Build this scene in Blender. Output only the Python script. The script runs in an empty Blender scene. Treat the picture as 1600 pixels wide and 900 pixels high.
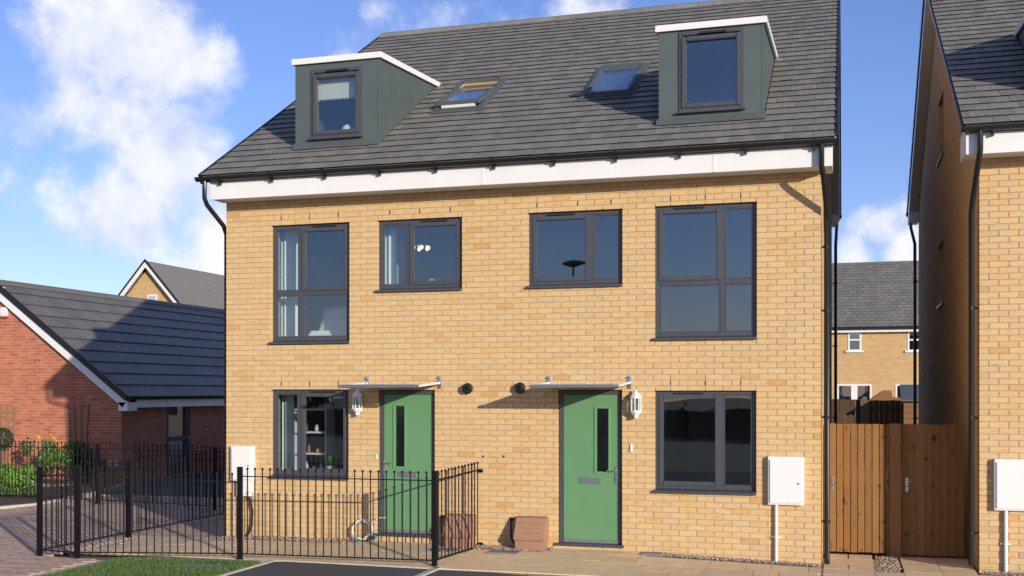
import bpy, bmesh, math, random
from mathutils import Vector, Matrix
random.seed(7)
R = math.radians
sc = bpy.context.scene
col = sc.collection
# ------------------------------------------------------------------ camera
F_PX, HY, VX = 1760.0, 612.0, 1320.0          # focal length and vanishing point in 1600x900 pixels
YAW = math.atan((VX - 800) / F_PX)
CAM = Vector((8.671, -14.65, 2.18))
cd = bpy.data.cameras.new('camera'); cam = bpy.data.objects.new('camera', cd); col.objects.link(cam)
cd.sensor_width = 36; cd.lens = F_PX / 1600 * 36; cd.shift_y = (HY - 450) / 1600
cd.clip_start = .1; cd.clip_end = 3000
cam.location = CAM; cam.rotation_euler = (R(90), 0, YAW)
sc.camera = cam
sc.render.resolution_x, sc.render.resolution_y = 1024, 576
# ------------------------------------------------------------------ light
SUN_AZ, SUN_EL = R(47.5), R(12.0)             # azimuth to the right of the facade normal
sd = bpy.data.lights.new('sun', 'SUN'); sun = bpy.data.objects.new('sun', sd); col.objects.link(sun)
sd.energy = 4.1; sd.angle = R(.5); sd.color = (1, .90, .76)
tosun = Vector((math.sin(SUN_AZ) * math.cos(SUN_EL), -math.cos(SUN_AZ) * math.cos(SUN_EL), math.sin(SUN_EL)))
sun.rotation_euler = tosun.to_track_quat('Z', 'Y').to_euler()
sun.location = tosun * 60
vs = sc.view_settings
vs.view_transform = 'Standard'; vs.look = 'None'; vs.gamma = 1; vs.exposure = 0.36; vs.use_curve_mapping = False
RT = Vector((math.cos(YAW), math.sin(YAW), 0)); FW = Vector((-math.sin(YAW), math.cos(YAW), 0))
def ray(x, y): return RT * ((x - 800) / F_PX) + FW + Vector((0, 0, (HY - y) / F_PX))
def onY(x, y, Y): d = ray(x, y); return CAM + d * ((Y - CAM.y) / d.y)
def onX(x, y, X): d = ray(x, y); return CAM + d * ((X - CAM.x) / d.x)
def onZ(x, y, Z=0): d = ray(x, y); return CAM + d * ((Z - CAM.z) / d.z)
# world: clear sky with scattered cumulus
w = bpy.data.worlds.new('World'); sc.world = w; w.use_nodes = True
nt = w.node_tree; nt.nodes.clear()
def N(t, tree=None, **kw):
    n = (tree or nt).nodes.new(t)
    for k, v in kw.items(): setattr(n, k, v)
    return n
def LK(a, b, tree=None): (tree or nt).links.new(a, b)
def math_node(op, a, b=None, tree=None, clamp=False):
    n = N('ShaderNodeMath', tree); n.operation = op; n.use_clamp = clamp
    for i, v in enumerate((a, b)):
        if v is None: continue
        if isinstance(v, (int, float)): n.inputs[i].default_value = v
        else: LK(v, n.inputs[i], tree)
    return n.outputs[0]
sky = N('ShaderNodeTexSky'); sky.sky_type = 'NISHITA'; sky.sun_disc = False
sky.sun_elevation = SUN_EL; sky.sun_rotation = math.atan2(tosun.x, tosun.y)
sky.air_density = 1.0; sky.dust_density = .2; sky.ozone_density = 4.5
tc = N('ShaderNodeTexCoord')
nz = N('ShaderNodeTexNoise'); nz.inputs['Scale'].default_value = 8.5; nz.inputs['Detail'].default_value = 14; nz.inputs['Roughness'].default_value = .57; nz.inputs['Distortion'].default_value = 0
LK(tc.outputs['Generated'], nz.inputs['Vector'])
big = N('ShaderNodeTexNoise'); big.inputs['Scale'].default_value = 2.6; big.inputs['Detail'].default_value = 2
LK(tc.outputs['Generated'], big.inputs['Vector'])
bias = math_node('MULTIPLY', math_node('SUBTRACT', big.outputs['Fac'], .585), 2.2)
bias = math_node('MAXIMUM', bias, -.45)
blobs = None
def blob(px, py, rad, amp):
    global blobs
    d = ray(px, py).normalized()
    vd = N('ShaderNodeVectorMath'); vd.operation = 'DISTANCE'
    LK(tc.outputs['Generated'], vd.inputs[0]); vd.inputs[1].default_value = d
    q = math_node('DIVIDE', vd.outputs['Value'], rad)
    g = math_node('MULTIPLY', math_node('EXPONENT', math_node('MULTIPLY', math_node('MULTIPLY', q, q), -1)), amp)
    blobs = g if blobs is None else math_node('MAXIMUM', blobs, g)
for b in ((215, 75, .075, .62), (130, 170, .085, .6), (60, 220, .07, .6), (260, 240, .07, .6), (190, 320, .075, .5), (330, 225, .035, .5), (90, 330, .05, .3),
          (20, 250, .05, .5), (1385, 350, .036, .62), (1420, 385, .04, .6), (925, -8, .05, .34), (260, 400, .06, .25), (1345, 395, .03, .5)):
    blob(*b)
SKY_CLEAR = math_node('MAXIMUM', math_node('SUBTRACT', blobs, .34), bias)
dens = math_node('ADD', SKY_CLEAR, math_node('MULTIPLY', math_node('SUBTRACT', nz.outputs['Fac'], .5), 1.5))
mr = N('ShaderNodeMapRange'); mr.interpolation_type = 'SMOOTHSTEP'
mr.inputs['From Min'].default_value = -.05; mr.inputs['From Max'].default_value = .24
LK(dens, mr.inputs['Value'])
# cloud shading: density a little towards the sun against density here
sh_v = N('ShaderNodeVectorMath'); sh_v.operation = 'ADD'; LK(tc.outputs['Generated'], sh_v.inputs[0]); sh_v.inputs[1].default_value = (tosun + Vector((0, 0, .5))).normalized() * .035
nz2 = N('ShaderNodeTexNoise'); nz2.inputs['Scale'].default_value = 8.5; nz2.inputs['Detail'].default_value = 6; nz2.inputs['Roughness'].default_value = .6; nz2.inputs['Distortion'].default_value = 0
LK(sh_v.outputs[0], nz2.inputs['Vector'])
dif = math_node('SUBTRACT', nz.outputs['Fac'], nz2.outputs['Fac'])
shade = N('ShaderNodeMapRange'); shade.inputs['From Min'].default_value = -.12; shade.inputs['From Max'].default_value = .10
shade.inputs['To Min'].default_value = 0; shade.inputs['To Max'].default_value = 1.0
LK(dif, shade.inputs['Value'])
cc = N('ShaderNodeMix'); cc.data_type = 'RGBA'
cc.inputs[6].default_value = (4.0, 4.35, 5.6, 1); cc.inputs[7].default_value = (5.9, 5.95, 6.1, 1)
LK(shade.outputs[0], cc.inputs[0])
mx = N('ShaderNodeMix'); mx.data_type = 'RGBA'
LK(math_node('MULTIPLY', mr.outputs[0], .96), mx.inputs[0]); 
tint = N('ShaderNodeMix'); tint.data_type = 'RGBA'; tint.blend_type = 'MULTIPLY'; tint.inputs[0].default_value = 1; tint.inputs[7].default_value = (1.26, .97, 1.14, 1); LK(sky.outputs[0], tint.inputs[6])
LK(tint.outputs[2], mx.inputs[6]); LK(cc.outputs[2], mx.inputs[7])
bg = N('ShaderNodeBackground'); bg.inputs['Strength'].default_value = .132
LK(mx.outputs[2], bg.inputs['Color'])
wo = N('ShaderNodeOutputWorld'); LK(bg.outputs[0], wo.inputs['Surface'])

# ------------------------------------------------------------------ materials
M = {}
def mat(name, colr, rough=.6, var=.12, scale=6.0, bump=0.0, bscale=60.0, metal=0.0, spec=.5, rand=None, ramp=None, stretch=None, streak=None):
    """procedural principled: base colour varied by noise and, if rand, per 'object' or per mesh 'island'"""
    m = bpy.data.materials.new(name); m.use_nodes = True; t = m.node_tree
    b = t.nodes['Principled BSDF']; b.inputs['Roughness'].default_value = rough; b.inputs['Metallic'].default_value = metal
    b.inputs['Specular IOR Level'].default_value = spec
    co = N('ShaderNodeTexCoord', t)
    geo = N('ShaderNodeNewGeometry', t)
    vec = geo.outputs['Position']
    if stretch:
        mp = N('ShaderNodeMapping', t); mp.inputs['Scale'].default_value = stretch; LK(vec, mp.inputs['Vector'], t); vec = mp.outputs[0]
    n1 = N('ShaderNodeTexNoise', t); n1.inputs['Scale'].default_value = scale; n1.inputs['Detail'].default_value = 5; LK(vec, n1.inputs['Vector'], t)
    if rand:
        rnd = N('ShaderNodeObjectInfo', t).outputs['Random'] if rand == 'object' else geo.outputs['Random Per Island']
    if ramp:
        cr = N('ShaderNodeValToRGB', t); el = cr.color_ramp.elements
        while len(el) < len(ramp): el.new(.5)
        for e, (p, c) in zip(el, ramp): e.position = p; e.color = (*c, 1)
        cr.color_ramp.interpolation = 'LINEAR'
        LK(rnd if rand else n1.outputs['Fac'], cr.inputs[0], t); base = cr.outputs[0]
    else:
        rgb = N('ShaderNodeRGB', t); rgb.outputs[0].default_value = (*colr, 1); base = rgb.outputs[0]
    if streak:      # long orange-brown drag marks on bricks
        scol, sscale, thr = streak
        mp2 = N('ShaderNodeMapping', t); mp2.inputs['Scale'].default_value = sscale; LK(geo.outputs['Position'], mp2.inputs['Vector'], t)
        n3 = N('ShaderNodeTexNoise', t); n3.inputs['Scale'].default_value = 1; n3.inputs['Detail'].default_value = 3; LK(mp2.outputs[0], n3.inputs['Vector'], t)
        f = N('ShaderNodeMapRange', t); f.inputs['From Min'].default_value = thr; f.inputs['From Max'].default_value = thr + .12; f.inputs['To Max'].default_value = .8
        LK(n3.outputs['Fac'], f.inputs['Value'], t)
        ms = N('ShaderNodeMix', t); ms.data_type = 'RGBA'; LK(f.outputs[0], ms.inputs[0], t); LK(base, ms.inputs[6], t); ms.inputs[7].default_value = (*scol, 1); base = ms.outputs[2]
    hs = N('ShaderNodeHueSaturation', t)
    v = math_node('ADD', math_node('MULTIPLY', math_node('SUBTRACT', n1.outputs['Fac'], .5, t), 2 * var, t), 1, t)
    if rand and not ramp: v = math_node('MULTIPLY', v, math_node('ADD', math_node('MULTIPLY', math_node('SUBTRACT', rnd, .5, t), .3, t), 1, t), t)
    LK(v, hs.inputs['Value'], t); LK(base, hs.inputs['Color'], t); LK(hs.outputs[0], b.inputs['Base Color'], t)
    if bump:
        n2 = N('ShaderNodeTexNoise', t); n2.inputs['Scale'].default_value = bscale; n2.inputs['Detail'].default_value = 4; LK(vec, n2.inputs['Vector'], t)
        bp = N('ShaderNodeBump', t); bp.inputs['Strength'].default_value = bump; bp.inputs['Distance'].default_value = .01
        LK(n2.outputs['Fac'], bp.inputs['Height'], t); LK(bp.outputs[0], b.inputs['Normal'], t)
    M[name] = m
    return m
BUFF = [(0, (.565, .38, .18)), (.3, (.585, .398, .192)), (.55, (.61, .42, .207)), (.9, (.59, .395, .185)), (.975, (.565, .355, .15)), (1, (.53, .31, .12))]
STK = ((.46, .22, .07), (6, 6, 40), .60)
for k in ('object', 'island'):
    mat('buff_brick_' + k, None, .85, .10, 30, .5, 120, rand=k, ramp=BUFF, streak=STK, spec=.25)
    mat('red_brick_' + k, None, .85, .15, 20, .4, 90, rand=k, spec=.25, ramp=[(0, (.36, .115, .062)), (.4, (.44, .15, .082)), (.75, (.48, .175, .10)), (1, (.31, .095, .06))])
    mat('roof_tile_' + k, None, .62, .22, 9, .35, 70, rand=k, spec=.4, ramp=[(0, (.158, .152, .136)), (.5, (.185, .178, .158)), (.85, (.212, .204, .18)), (1, (.17, .164, .15))])
    mat('slate_tile_' + k, None, .5, .15, 3, .2, 50, rand=k, spec=.4, ramp=[(0, (.125, .118, .105)), (1, (.15, .142, .127))])
    mat('block_paver_' + k, None, .85, .18, 12, .4, 90, rand=k, spec=.25, ramp=[(0, (.38, .27, .205)), (.35, (.51, .35, .255)), (.7, (.45, .335, .26)), (1, (.56, .365, .25))])
    mat('slab_' + k, None, .85, .2, 5, .35, 60, rand=k, spec=.25, ramp=[(0, (.62, .465, .28)), (.5, (.69, .525, .325)), (1, (.64, .49, .305))])
mat('buff_mortar', (.34, .31, .26), .95, .12, 20, .3, 200, spec=.1)
mat('red_mortar', (.50, .36, .28), .95, .12, 20, spec=.1)
def brick_tex(name, c1, c2, mo, axis):
    """brick bond for walls seen too far off or edge-on to tell the bricks apart"""
    m = bpy.data.materials.new(name); m.use_nodes = True; t = m.node_tree; b = t.nodes['Principled BSDF']; b.inputs['Roughness'].default_value = .88
    b.inputs['Specular IOR Level'].default_value = .2
    geo = N('ShaderNodeNewGeometry', t); sp = N('ShaderNodeSeparateXYZ', t); LK(geo.outputs['Position'], sp.inputs[0], t)
    cb = N('ShaderNodeCombineXYZ', t); LK(sp.outputs[axis], cb.inputs[0], t); LK(sp.outputs[2], cb.inputs[1], t)
    br = N('ShaderNodeTexBrick', t); br.offset = .5; br.inputs['Color1'].default_value = (*c1, 1); br.inputs['Color2'].default_value = (*c2, 1); br.inputs['Mortar'].default_value = (*mo, 1)
    br.inputs['Scale'].default_value = 1; br.inputs['Mortar Size'].default_value = .005; br.inputs['Brick Width'].default_value = .225; br.inputs['Row Height'].default_value = .075
    LK(cb.outputs[0], br.inputs['Vector'], t); LK(br.outputs['Color'], b.inputs['Base Color'], t)
    bp = N('ShaderNodeBump', t); bp.inputs['Distance'].default_value = .006; bp.inputs['Strength'].default_value = .8; bp.invert = True
    LK(br.outputs['Fac'], bp.inputs['Height'], t); LK(bp.outputs[0], b.inputs['Normal'], t)
    M[name] = m
brick_tex('buff_wall_x', (.50, .32, .14), (.58, .385, .18), (.42, .36, .27), 0)
brick_tex('buff_wall_y', (.50, .32, .14), (.58, .385, .18), (.42, .36, .27), 1)
brick_tex('red_wall_y', (.36, .115, .065), (.46, .16, .09), (.42, .33, .27), 1)
mat('white_upvc', (.70, .70, .69), .4, .06, 1.6, stretch=(1.5, 1.5, .4))
mat('grey_frame', (.060, .064, .076), .38, .08, 8)
mat('dark_vent', (.012, .012, .014), .5, .1)
mat('black_plastic', (.012, .012, .013), .35, .15, 8)
mat('black_paint', (.006, .006, .0065), .6, .2, 12, spec=.2)
mat('clad', (.075, .10, .095), .45, .10, 3)
mat('lead', (.085, .10, .10), .55, .2, 10)
mat('green_door', (.115, .25, .12), .42, .07, 2.2, .06, 500, spec=.5)
mat('green_lip', (.12, .30, .13), .35, .04, 3)
mat('steel', (.55, .55, .54), .32, .05, 20, metal=.9)
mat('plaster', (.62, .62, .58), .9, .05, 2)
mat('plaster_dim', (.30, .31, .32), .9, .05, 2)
mat('carpet', (.22, .2, .18), .95, .1, 8)
mat('curtain', (.66, .72, .70), .85, .06, 5)
mat('linen', (.7, .7, .7), .9, .05, 5)
mat('blind', (.62, .60, .52), .9, .05, 5)
mat('wood', None, .75, .18, 3.5, .3, 40, spec=.3, rand='object', stretch=(7, 7, .8), ramp=[(0, (.185, .09, .026)), (.35, (.26, .13, .04)), (.7, (.22, .105, .032)), (1, (.28, .15, .05))], streak=((.035, .013, .005), (13, 13, 8), .615))
mat('trellis_wood', (.27, .17, .09), .85, .25, 5, .3, 30, stretch=(6, 6, 1))
mat('wood_plain', (.22, .115, .042), .8, .25, 5, .3, 30, stretch=(6, 6, 1), spec=.3)
mat('old_fence', (.075, .042, .02), .9, .3, 8, .3, 40, stretch=(6, 6, 1))
mat('pine', (.55, .34, .13), .5, .1, 8)
mat('gas_brown', (.33, .18, .115), .62, .10, 8, .15, 40)
mat('asphalt', (.098, .097, .097), .92, .38, 75, .9, 260, spec=.25)
mat('kerb', (.46, .42, .36), .9, .15, 9, .3, 60)
mat('soil', (.075, .052, .036), .95, .4, 14, .8, 40)
mat('gravel', None, .85, .25, 40, rand='island', ramp=[(0, (.16, .11, .085)), (.4, (.38, .29, .22)), (.7, (.27, .17, .125)), (1, (.5, .43, .36))])
mat('ground', (.13, .125, .085), .95, .3, .6, .3, 8)
mat('grass', None, .7, .2, 5, rand='island', ramp=[(0, (.045, .095, .018)), (.5, (.07, .14, .028)), (.8, (.10, .165, .04)), (1, (.21, .19, .085))])
mat('turf', (.06, .09, .025), .95, .35, 9, .6, 60)
mat('leaf_bright', None, .5, .2, 5, rand='island', ramp=[(0, (.07, .19, .015)), (.5, (.12, .28, .025)), (1, (.19, .35, .05))])
mat('leaf_mid', None, .5, .2, 5, rand='island', ramp=[(0, (.03, .085, .015)), (.5, (.06, .14, .025)), (1, (.12, .2, .04))])
mat('leaf_dark', None, .55, .2, 5, rand='island', ramp=[(0, (.014, .032, .012)), (.6, (.028, .055, .02)), (1, (.05, .08, .03))])
mat('petal', (.72, .48, .03), .6, .15)
mat('petal_orange', (.6, .16, .03), .6, .15)
mat('bark', (.12, .08, .05), .9, .25, 20, .5, 60)
mat('red_plastic', (.4, .03, .03), .4, .05)
mat('blue_plastic', (.05, .22, .34), .4, .1)
mat('hose', (.75, .72, .62), .5, .05)
mat('cover', (.16, .165, .17), .7, .2, 20, .3, 90)
mat('pot', (.6, .58, .54), .5, .1)
mat('terracotta', (.35, .14, .07), .8, .1)
mat('mirror_frame', (.42, .42, .40), .5, .1)
mat('teal_paint', (.06, .09, .10), .5, .1)
def glass(name, refl, tint, rough=0.0):
    m = bpy.data.materials.new(name); m.use_nodes = True; t = m.node_tree; t.nodes.clear()
    o = N('ShaderNodeOutputMaterial', t); g = N('ShaderNodeBsdfGlossy', t); g.inputs['Roughness'].default_value = rough; g.inputs['Color'].default_value = (.93, .97, 1, 1)
    tr = N('ShaderNodeBsdfTransparent', t); tr.inputs['Color'].default_value = (*tint, 1)
    nz_ = N('ShaderNodeTexNoise', t); nz_.inputs['Scale'].default_value = 1.6; nz_.inputs['Detail'].default_value = 1
    ge = N('ShaderNodeNewGeometry', t); LK(ge.outputs['Position'], nz_.inputs['Vector'], t)
    bp = N('ShaderNodeBump', t); bp.inputs['Strength'].default_value = .05; bp.inputs['Distance'].default_value = .02; LK(nz_.outputs['Fac'], bp.inputs['Height'], t); LK(bp.outputs[0], g.inputs['Normal'], t)
    dt = N('ShaderNodeVectorMath', t); dt.operation = 'DOT_PRODUCT'; LK(ge.outputs['Normal'], dt.inputs[0], t); LK(ge.outputs['Incoming'], dt.inputs[1], t)
    sch = math_node('POWER', math_node('SUBTRACT', 1, math_node('ABSOLUTE', dt.outputs['Value'], None, t), t, True), 4, t)
    f = math_node('ADD', math_node('MULTIPLY', sch, .8, t), refl, t, True)
    ms = N('ShaderNodeMixShader', t); LK(f, ms.inputs[0], t); LK(tr.outputs[0], ms.inputs[1], t); LK(g.outputs[0], ms.inputs[2], t); LK(ms.outputs[0], o.inputs['Surface'], t)
    M[name] = m
bl = bpy.data.materials.new('bulb_lit'); bl.use_nodes = True; M['bulb_lit'] = bl
bl.node_tree.nodes['Principled BSDF'].inputs['Emission Color'].default_value = (1, .78, .5, 1); bl.node_tree.nodes['Principled BSDF'].inputs['Emission Strength'].default_value = 1.6
glass('glass', .12, (.90, .94, .94))
glass('glass_door', .09, (.75, .73, .70), .12)
glass('glass_sky', .26, (.75, .8, .8))

# ------------------------------------------------------------------ mesh helpers
ORG = {None: Vector((0, 0, 0))}
class MB:
    def __init__(s): s.v = []; s.f = []
    def add(s, vs_, fs): o = len(s.v); s.v += [tuple(p) for p in vs_]; s.f += [tuple(i + o for i in f) for f in fs]; return s
    def box(s, x0, x1, y0, y1, z0, z1):
        return s.add([(x0, y0, z0), (x1, y0, z0), (x1, y1, z0), (x0, y1, z0), (x0, y0, z1), (x1, y0, z1), (x1, y1, z1), (x0, y1, z1)],
                     [(0, 3, 2, 1), (4, 5, 6, 7), (0, 1, 5, 4), (1, 2, 6, 5), (2, 3, 7, 6), (3, 0, 4, 7)])
    def prism(s, poly, vec):
        """closed solid: polygon (3D points) swept along vec"""
        n = len(poly); vec = Vector(vec); p = [Vector(q) for q in poly]
        nrm = Vector((0, 0, 0))
        for i in range(n): nrm += p[i].cross(p[(i + 1) % n])
        if nrm.dot(vec) > 0: p.reverse()
        return s.add(p + [q + vec for q in p], [tuple(range(n)), tuple(range(2 * n - 1, n - 1, -1))] + [(i, i + n, (i + 1) % n + n, (i + 1) % n) for i in range(n)])
    def tube(s, pts, r, n=8, caps=True, r1=None):
        pts = [Vector(p) for p in pts]; rings = []
        up = None
        for i, p in enumerate(pts):
            a = pts[max(i - 1, 0)]; b = pts[min(i + 1, len(pts) - 1)]; d = (b - a).normalized()
            if up is None:
                up = d.orthogonal().normalized()
            else:
                up = (up - d * up.dot(d)); up = up.normalized() if up.length > 1e-5 else d.orthogonal().normalized()
            sd_ = d.cross(up); rr = r if r1 is None else r + (r1 - r) * i / (len(pts) - 1)
            rings.append([p + (up * math.cos(2 * math.pi * k / n) + sd_ * math.sin(2 * math.pi * k / n)) * rr for k in range(n)])
        o = len(s.v)
        for g in rings: s.v += [tuple(q) for q in g]
        for i in range(len(rings) - 1):
            for k in range(n):
                a = o + i * n + k; b = o + i * n + (k + 1) % n
                s.f.append((a, b, b + n, a + n))
        if caps:
            s.f.append(tuple(o + k for k in range(n - 1, -1, -1))); e = o + (len(rings) - 1) * n
            s.f.append(tuple(e + k for k in range(n)))
        return s
    def lathe(s, c, prof, n=12, axis='z', a0=0, a1=2 * math.pi):
        """prof: (radius, height) list around axis through c"""
        c = Vector(c); full = abs(a1 - a0 - 2 * math.pi) < 1e-6; m = n if full else n + 1; o = len(s.v)
        for r, h in prof:
            for k in range(m):
                a = a0 + (a1 - a0) * k / n; q = (r * math.cos(a), r * math.sin(a), h)
                if axis == 'y': q = (q[0], h, q[1])
                s.v.append(tuple(c + Vector(q)))
        for i in range(len(prof) - 1):
            for k in range(n):
                a = o + i * m + k; b = o + i * m + (k + 1) % m
                s.f.append((a, b, b + m, a + m))
        s.f.append(tuple(o + k for k in range(m - 1, -1, -1))); e = o + (len(prof) - 1) * m; s.f.append(tuple(e + k for k in range(m)))
        return s
    def build(s, name, m, parent=None, smooth=False, bevel=0, origin=None):
        vs_ = s.v
        if origin is None:
            lo = [min(p[i] for p in vs_) for i in range(3)]; hi = [max(p[i] for p in vs_) for i in range(3)]
            origin = Vector(((lo[0] + hi[0]) / 2, (lo[1] + hi[1]) / 2, lo[2]))
        origin = Vector(origin)
        me = bpy.data.meshes.new(name); me.from_pydata([Vector(p) - origin for p in vs_], [], s.f)
        if bevel or smooth:
            bm = bmesh.new(); bm.from_mesh(me)
            if bevel:
                bmesh.ops.recalc_face_normals(bm, faces=bm.faces)
                bmesh.ops.bevel(bm, geom=[e for e in bm.edges if e.calc_face_angle(0) > .5], offset=bevel, segments=2, affect='EDGES', clamp_overlap=True)
            if smooth:
                bmesh.ops.recalc_face_normals(bm, faces=bm.faces)
                for f in bm.faces: f.smooth = True
            bm.to_mesh(me); bm.free()
            if smooth: me.set_sharp_from_angle(angle=R(35))
        me.materials.append(M[m])
        o = bpy.data.objects.new(name, me); col.objects.link(o); o.parent = parent; o.location = origin - ORG[parent]; ORG[o] = origin
        return o
def B(*a): return MB().box(*a)
def tag(o, label=None, cat=None, group=None, kind=None):
    for k, v in (('label', label), ('category', cat), ('group', group), ('kind', kind)):
        if v: o[k] = v
    return o
def empty(name, loc, label=None, cat=None, group=None, parent=None):
    o = bpy.data.objects.new(name, None); col.objects.link(o); o.parent = parent; o.location = Vector(loc) - ORG[parent]; ORG[o] = Vector(loc)
    o.empty_display_size = .2
    return tag(o, label, cat, group)
def copy_tree(o, parent, off, root=True):
    c = o.copy(); col.objects.link(c); c.parent = parent
    if root: c.location = o.location + Vector(off)
    ORG[c] = ORG[o] + Vector(off)
    for ch in [q for q in bpy.data.objects if q.parent == o]: copy_tree(ch, c, off, False)
    return c
def subtract(rects, ops):
    out = rects
    for (a0, a1, b0, b1) in ops:
        nx = []
        for (x0, x1, z0, z1) in out:
            if x1 <= a0 or x0 >= a1 or z1 <= b0 or z0 >= b1: nx.append((x0, x1, z0, z1)); continue
            if x0 < a0: nx.append((x0, a0, z0, z1))
            if x1 > a1: nx.append((a1, x1, z0, z1))
            c0, c1 = max(x0, a0), min(x1, a1)
            if z0 < b0: nx.append((c0, c1, z0, b0))
            if z1 > b1: nx.append((c0, c1, b1, z1))
        out = nx
    return out
def bond(x0, x1, z0, z1, pw, ph, ops=(), offs=(0, .5), mw=.03, mh=.02):
    rects = []; k = 0; z = z0
    while z < z1 - 1e-6:
        x = x0 - pw * offs[k % len(offs)]; zt = min(z + ph, z1)
        while x < x1 - 1e-6:
            a, b = max(x, x0), min(x + pw, x1)
            if b - a > mw: rects.append((a, b, z, zt))
            x += pw
        z += ph; k += 1
    out = [r for r in subtract(rects, ops) if r[3] - r[2] > mh]
    rows = {}
    for r in out: rows.setdefault((round(r[2], 4), round(r[3], 4)), []).append(list(r))
    res = []
    for rw in rows.values():          # a sliver at an opening is taken up by the brick next to it
        rw.sort()
        i = 0
        while i < len(rw):
            if rw[i][1] - rw[i][0] < max(mw, .05):
                if i > 0 and abs(rw[i - 1][1] - rw[i][0]) < 1e-4: rw[i - 1][1] = rw[i][1]; rw.pop(i); continue
                if i + 1 < len(rw) and abs(rw[i + 1][0] - rw[i][1]) < 1e-4: rw[i + 1][0] = rw[i][0]; rw.pop(i); continue
            i += 1
        res += [tuple(r) for r in rw if r[1] - r[0] > .02]
    return res
def cells(x0, x1, z0, z1, ops):
    return subtract([(x0, x1, z0, z1)], ops)
def pieces(name, parent, items, mo, mi, limit=300, rest=None):
    """items: (score, key, verts-relative, faces, location). The largest-showing become objects, the rest one joined part"""
    items = sorted(items, key=lambda i: -i[0]); cache = {}
    for sc_, key, vs_, fs, loc in items[:limit]:
        me = cache.get(key)
        if me is None:
            me = bpy.data.meshes.new(name); me.from_pydata(vs_, [], fs); me.materials.append(M[mo]); cache[key] = me
        o = bpy.data.objects.new(name, me); col.objects.link(o); o.parent = parent; o.location = Vector(loc) - ORG[parent]; ORG[o] = Vector(loc)
    if len(items) > limit:
        j = MB()
        for sc_, key, vs_, fs, loc in items[limit:]:
            l = Vector(loc); j.add([Vector(v) + l for v in vs_], fs)
        tag(j.build(rest or name + '_field', mi, parent), kind='stuff')
BOXF = [(0, 3, 2, 1), (4, 5, 6, 7), (0, 1, 5, 4), (1, 2, 6, 5), (2, 3, 7, 6), (3, 0, 4, 7)]
def boxv(w, d, h): return [(-w / 2, 0, -h / 2), (w / 2, 0, -h / 2), (w / 2, d, -h / 2), (-w / 2, d, -h / 2), (-w / 2, 0, h / 2), (w / 2, 0, h / 2), (w / 2, d, h / 2), (-w / 2, d, h / 2)]
def score(p): v = Vector(p) - CAM; return 1 / max(v.dot(FW), .1)
def brick_face(parent, rects, Y, mo, mi, joint=.01, depth=.1, limit=300):
    """bricks of a wall that faces -Y"""
    it = []
    for (a, b, c, d) in rects:
        w_, h_ = round(b - a - joint, 3), round(d - c - joint, 3)
        if w_ < .015 or h_ < .01: continue
        j = random.uniform(-.0016, .0016)
        loc = ((a + b) / 2, Y + j, (c + d) / 2)
        v = Vector(loc) - CAM; z = v.dot(FW); px = 800 + F_PX * v.dot(RT) / z; py = HY - F_PX * v.z / z
        sc_ = w_ * h_ / (z * z) if -15 < px < 1615 and -15 < py < 915 else 0
        it.append((sc_, (w_, h_), boxv(w_, depth, h_), BOXF, loc))
    pieces('brick', parent, it, mo, mi, limit)

# ------------------------------------------------------------------ setting: ground
def sheet(name, poly, z, m, th=None, kind='structure'):
    b = MB()
    if th: b.prism([(x, y, z - th) for x, y in poly], (0, 0, th))
    else: b.add([(x, y, z) for x, y in poly], [tuple(range(len(poly)))])
    return tag(b.build(name, m), kind=kind)
sheet('ground', [(-400, -300), (400, -300), (400, 500), (-400, 500)], -.06, 'ground')
def gz(x, y):
    """paved ground rises gently to the middle of the front wall"""
    if y > 0: return .065 * max(0, 1 - max(0, x - 5.5) / 3) if x > 0 else 0
    k = max(0, min(1, 1 + y / 1.5)); side = max(0, min(1, (8.4 - x) / 2.6)) * max(0, min(1, (x + .9) / 1.5))
    return .075 * k * side
# block paving at the left, each block laid
pav = sheet('block_paving', [(-30, -14), (-.52, -14), (-.52, -2.1), (-1.55, -2.1), (-1.55, .1), (-.06, .1), (-.06, 14), (-6.0, 14), (-6.15, 5.6), (-6.3, 4.2), (-6.35, 2.9), (-9, 1.6), (-30, .5)], -.012, 'kerb')
it = []
def in_pav(x, y):
    if y < -2.1: return x < -.55
    if y < .1: return x < -1.5 and (x > -6.4 or y < 1.2)
    if y > 5.45: return False
    lim = -6.32 if y > 2.75 else -6.4 - (2.75 - y) * 2.1
    return lim < x < -.1
y = -5.0; k = 0
while y < 5.45:
    x = -13.5 + (.1 if k % 2 else 0)
    while x < 0:
        cx, cy = x + .1, y + .05
        if in_pav(cx, cy) and in_pav(cx + .1, cy) and in_pav(cx - .1, cy):
            v = Vector((cx, cy, 0)) - CAM; z = v.dot(FW); px = 800 + F_PX * v.dot(RT) / z; py = HY + F_PX * 2.18 / z
            if -500 < px < 420 and py < 1000:
                it.append((score((cx, cy, 0)) if px > -5 and py < 903 else 0, 0, boxv(.194, .094, .03), BOXF, (cx, cy - .047, -.015 + random.uniform(-.002, .002))))
        x += .2
    y += .1; k += 1
pieces('paver', pav, it, 'block_paver_object', 'block_paver_island')
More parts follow.
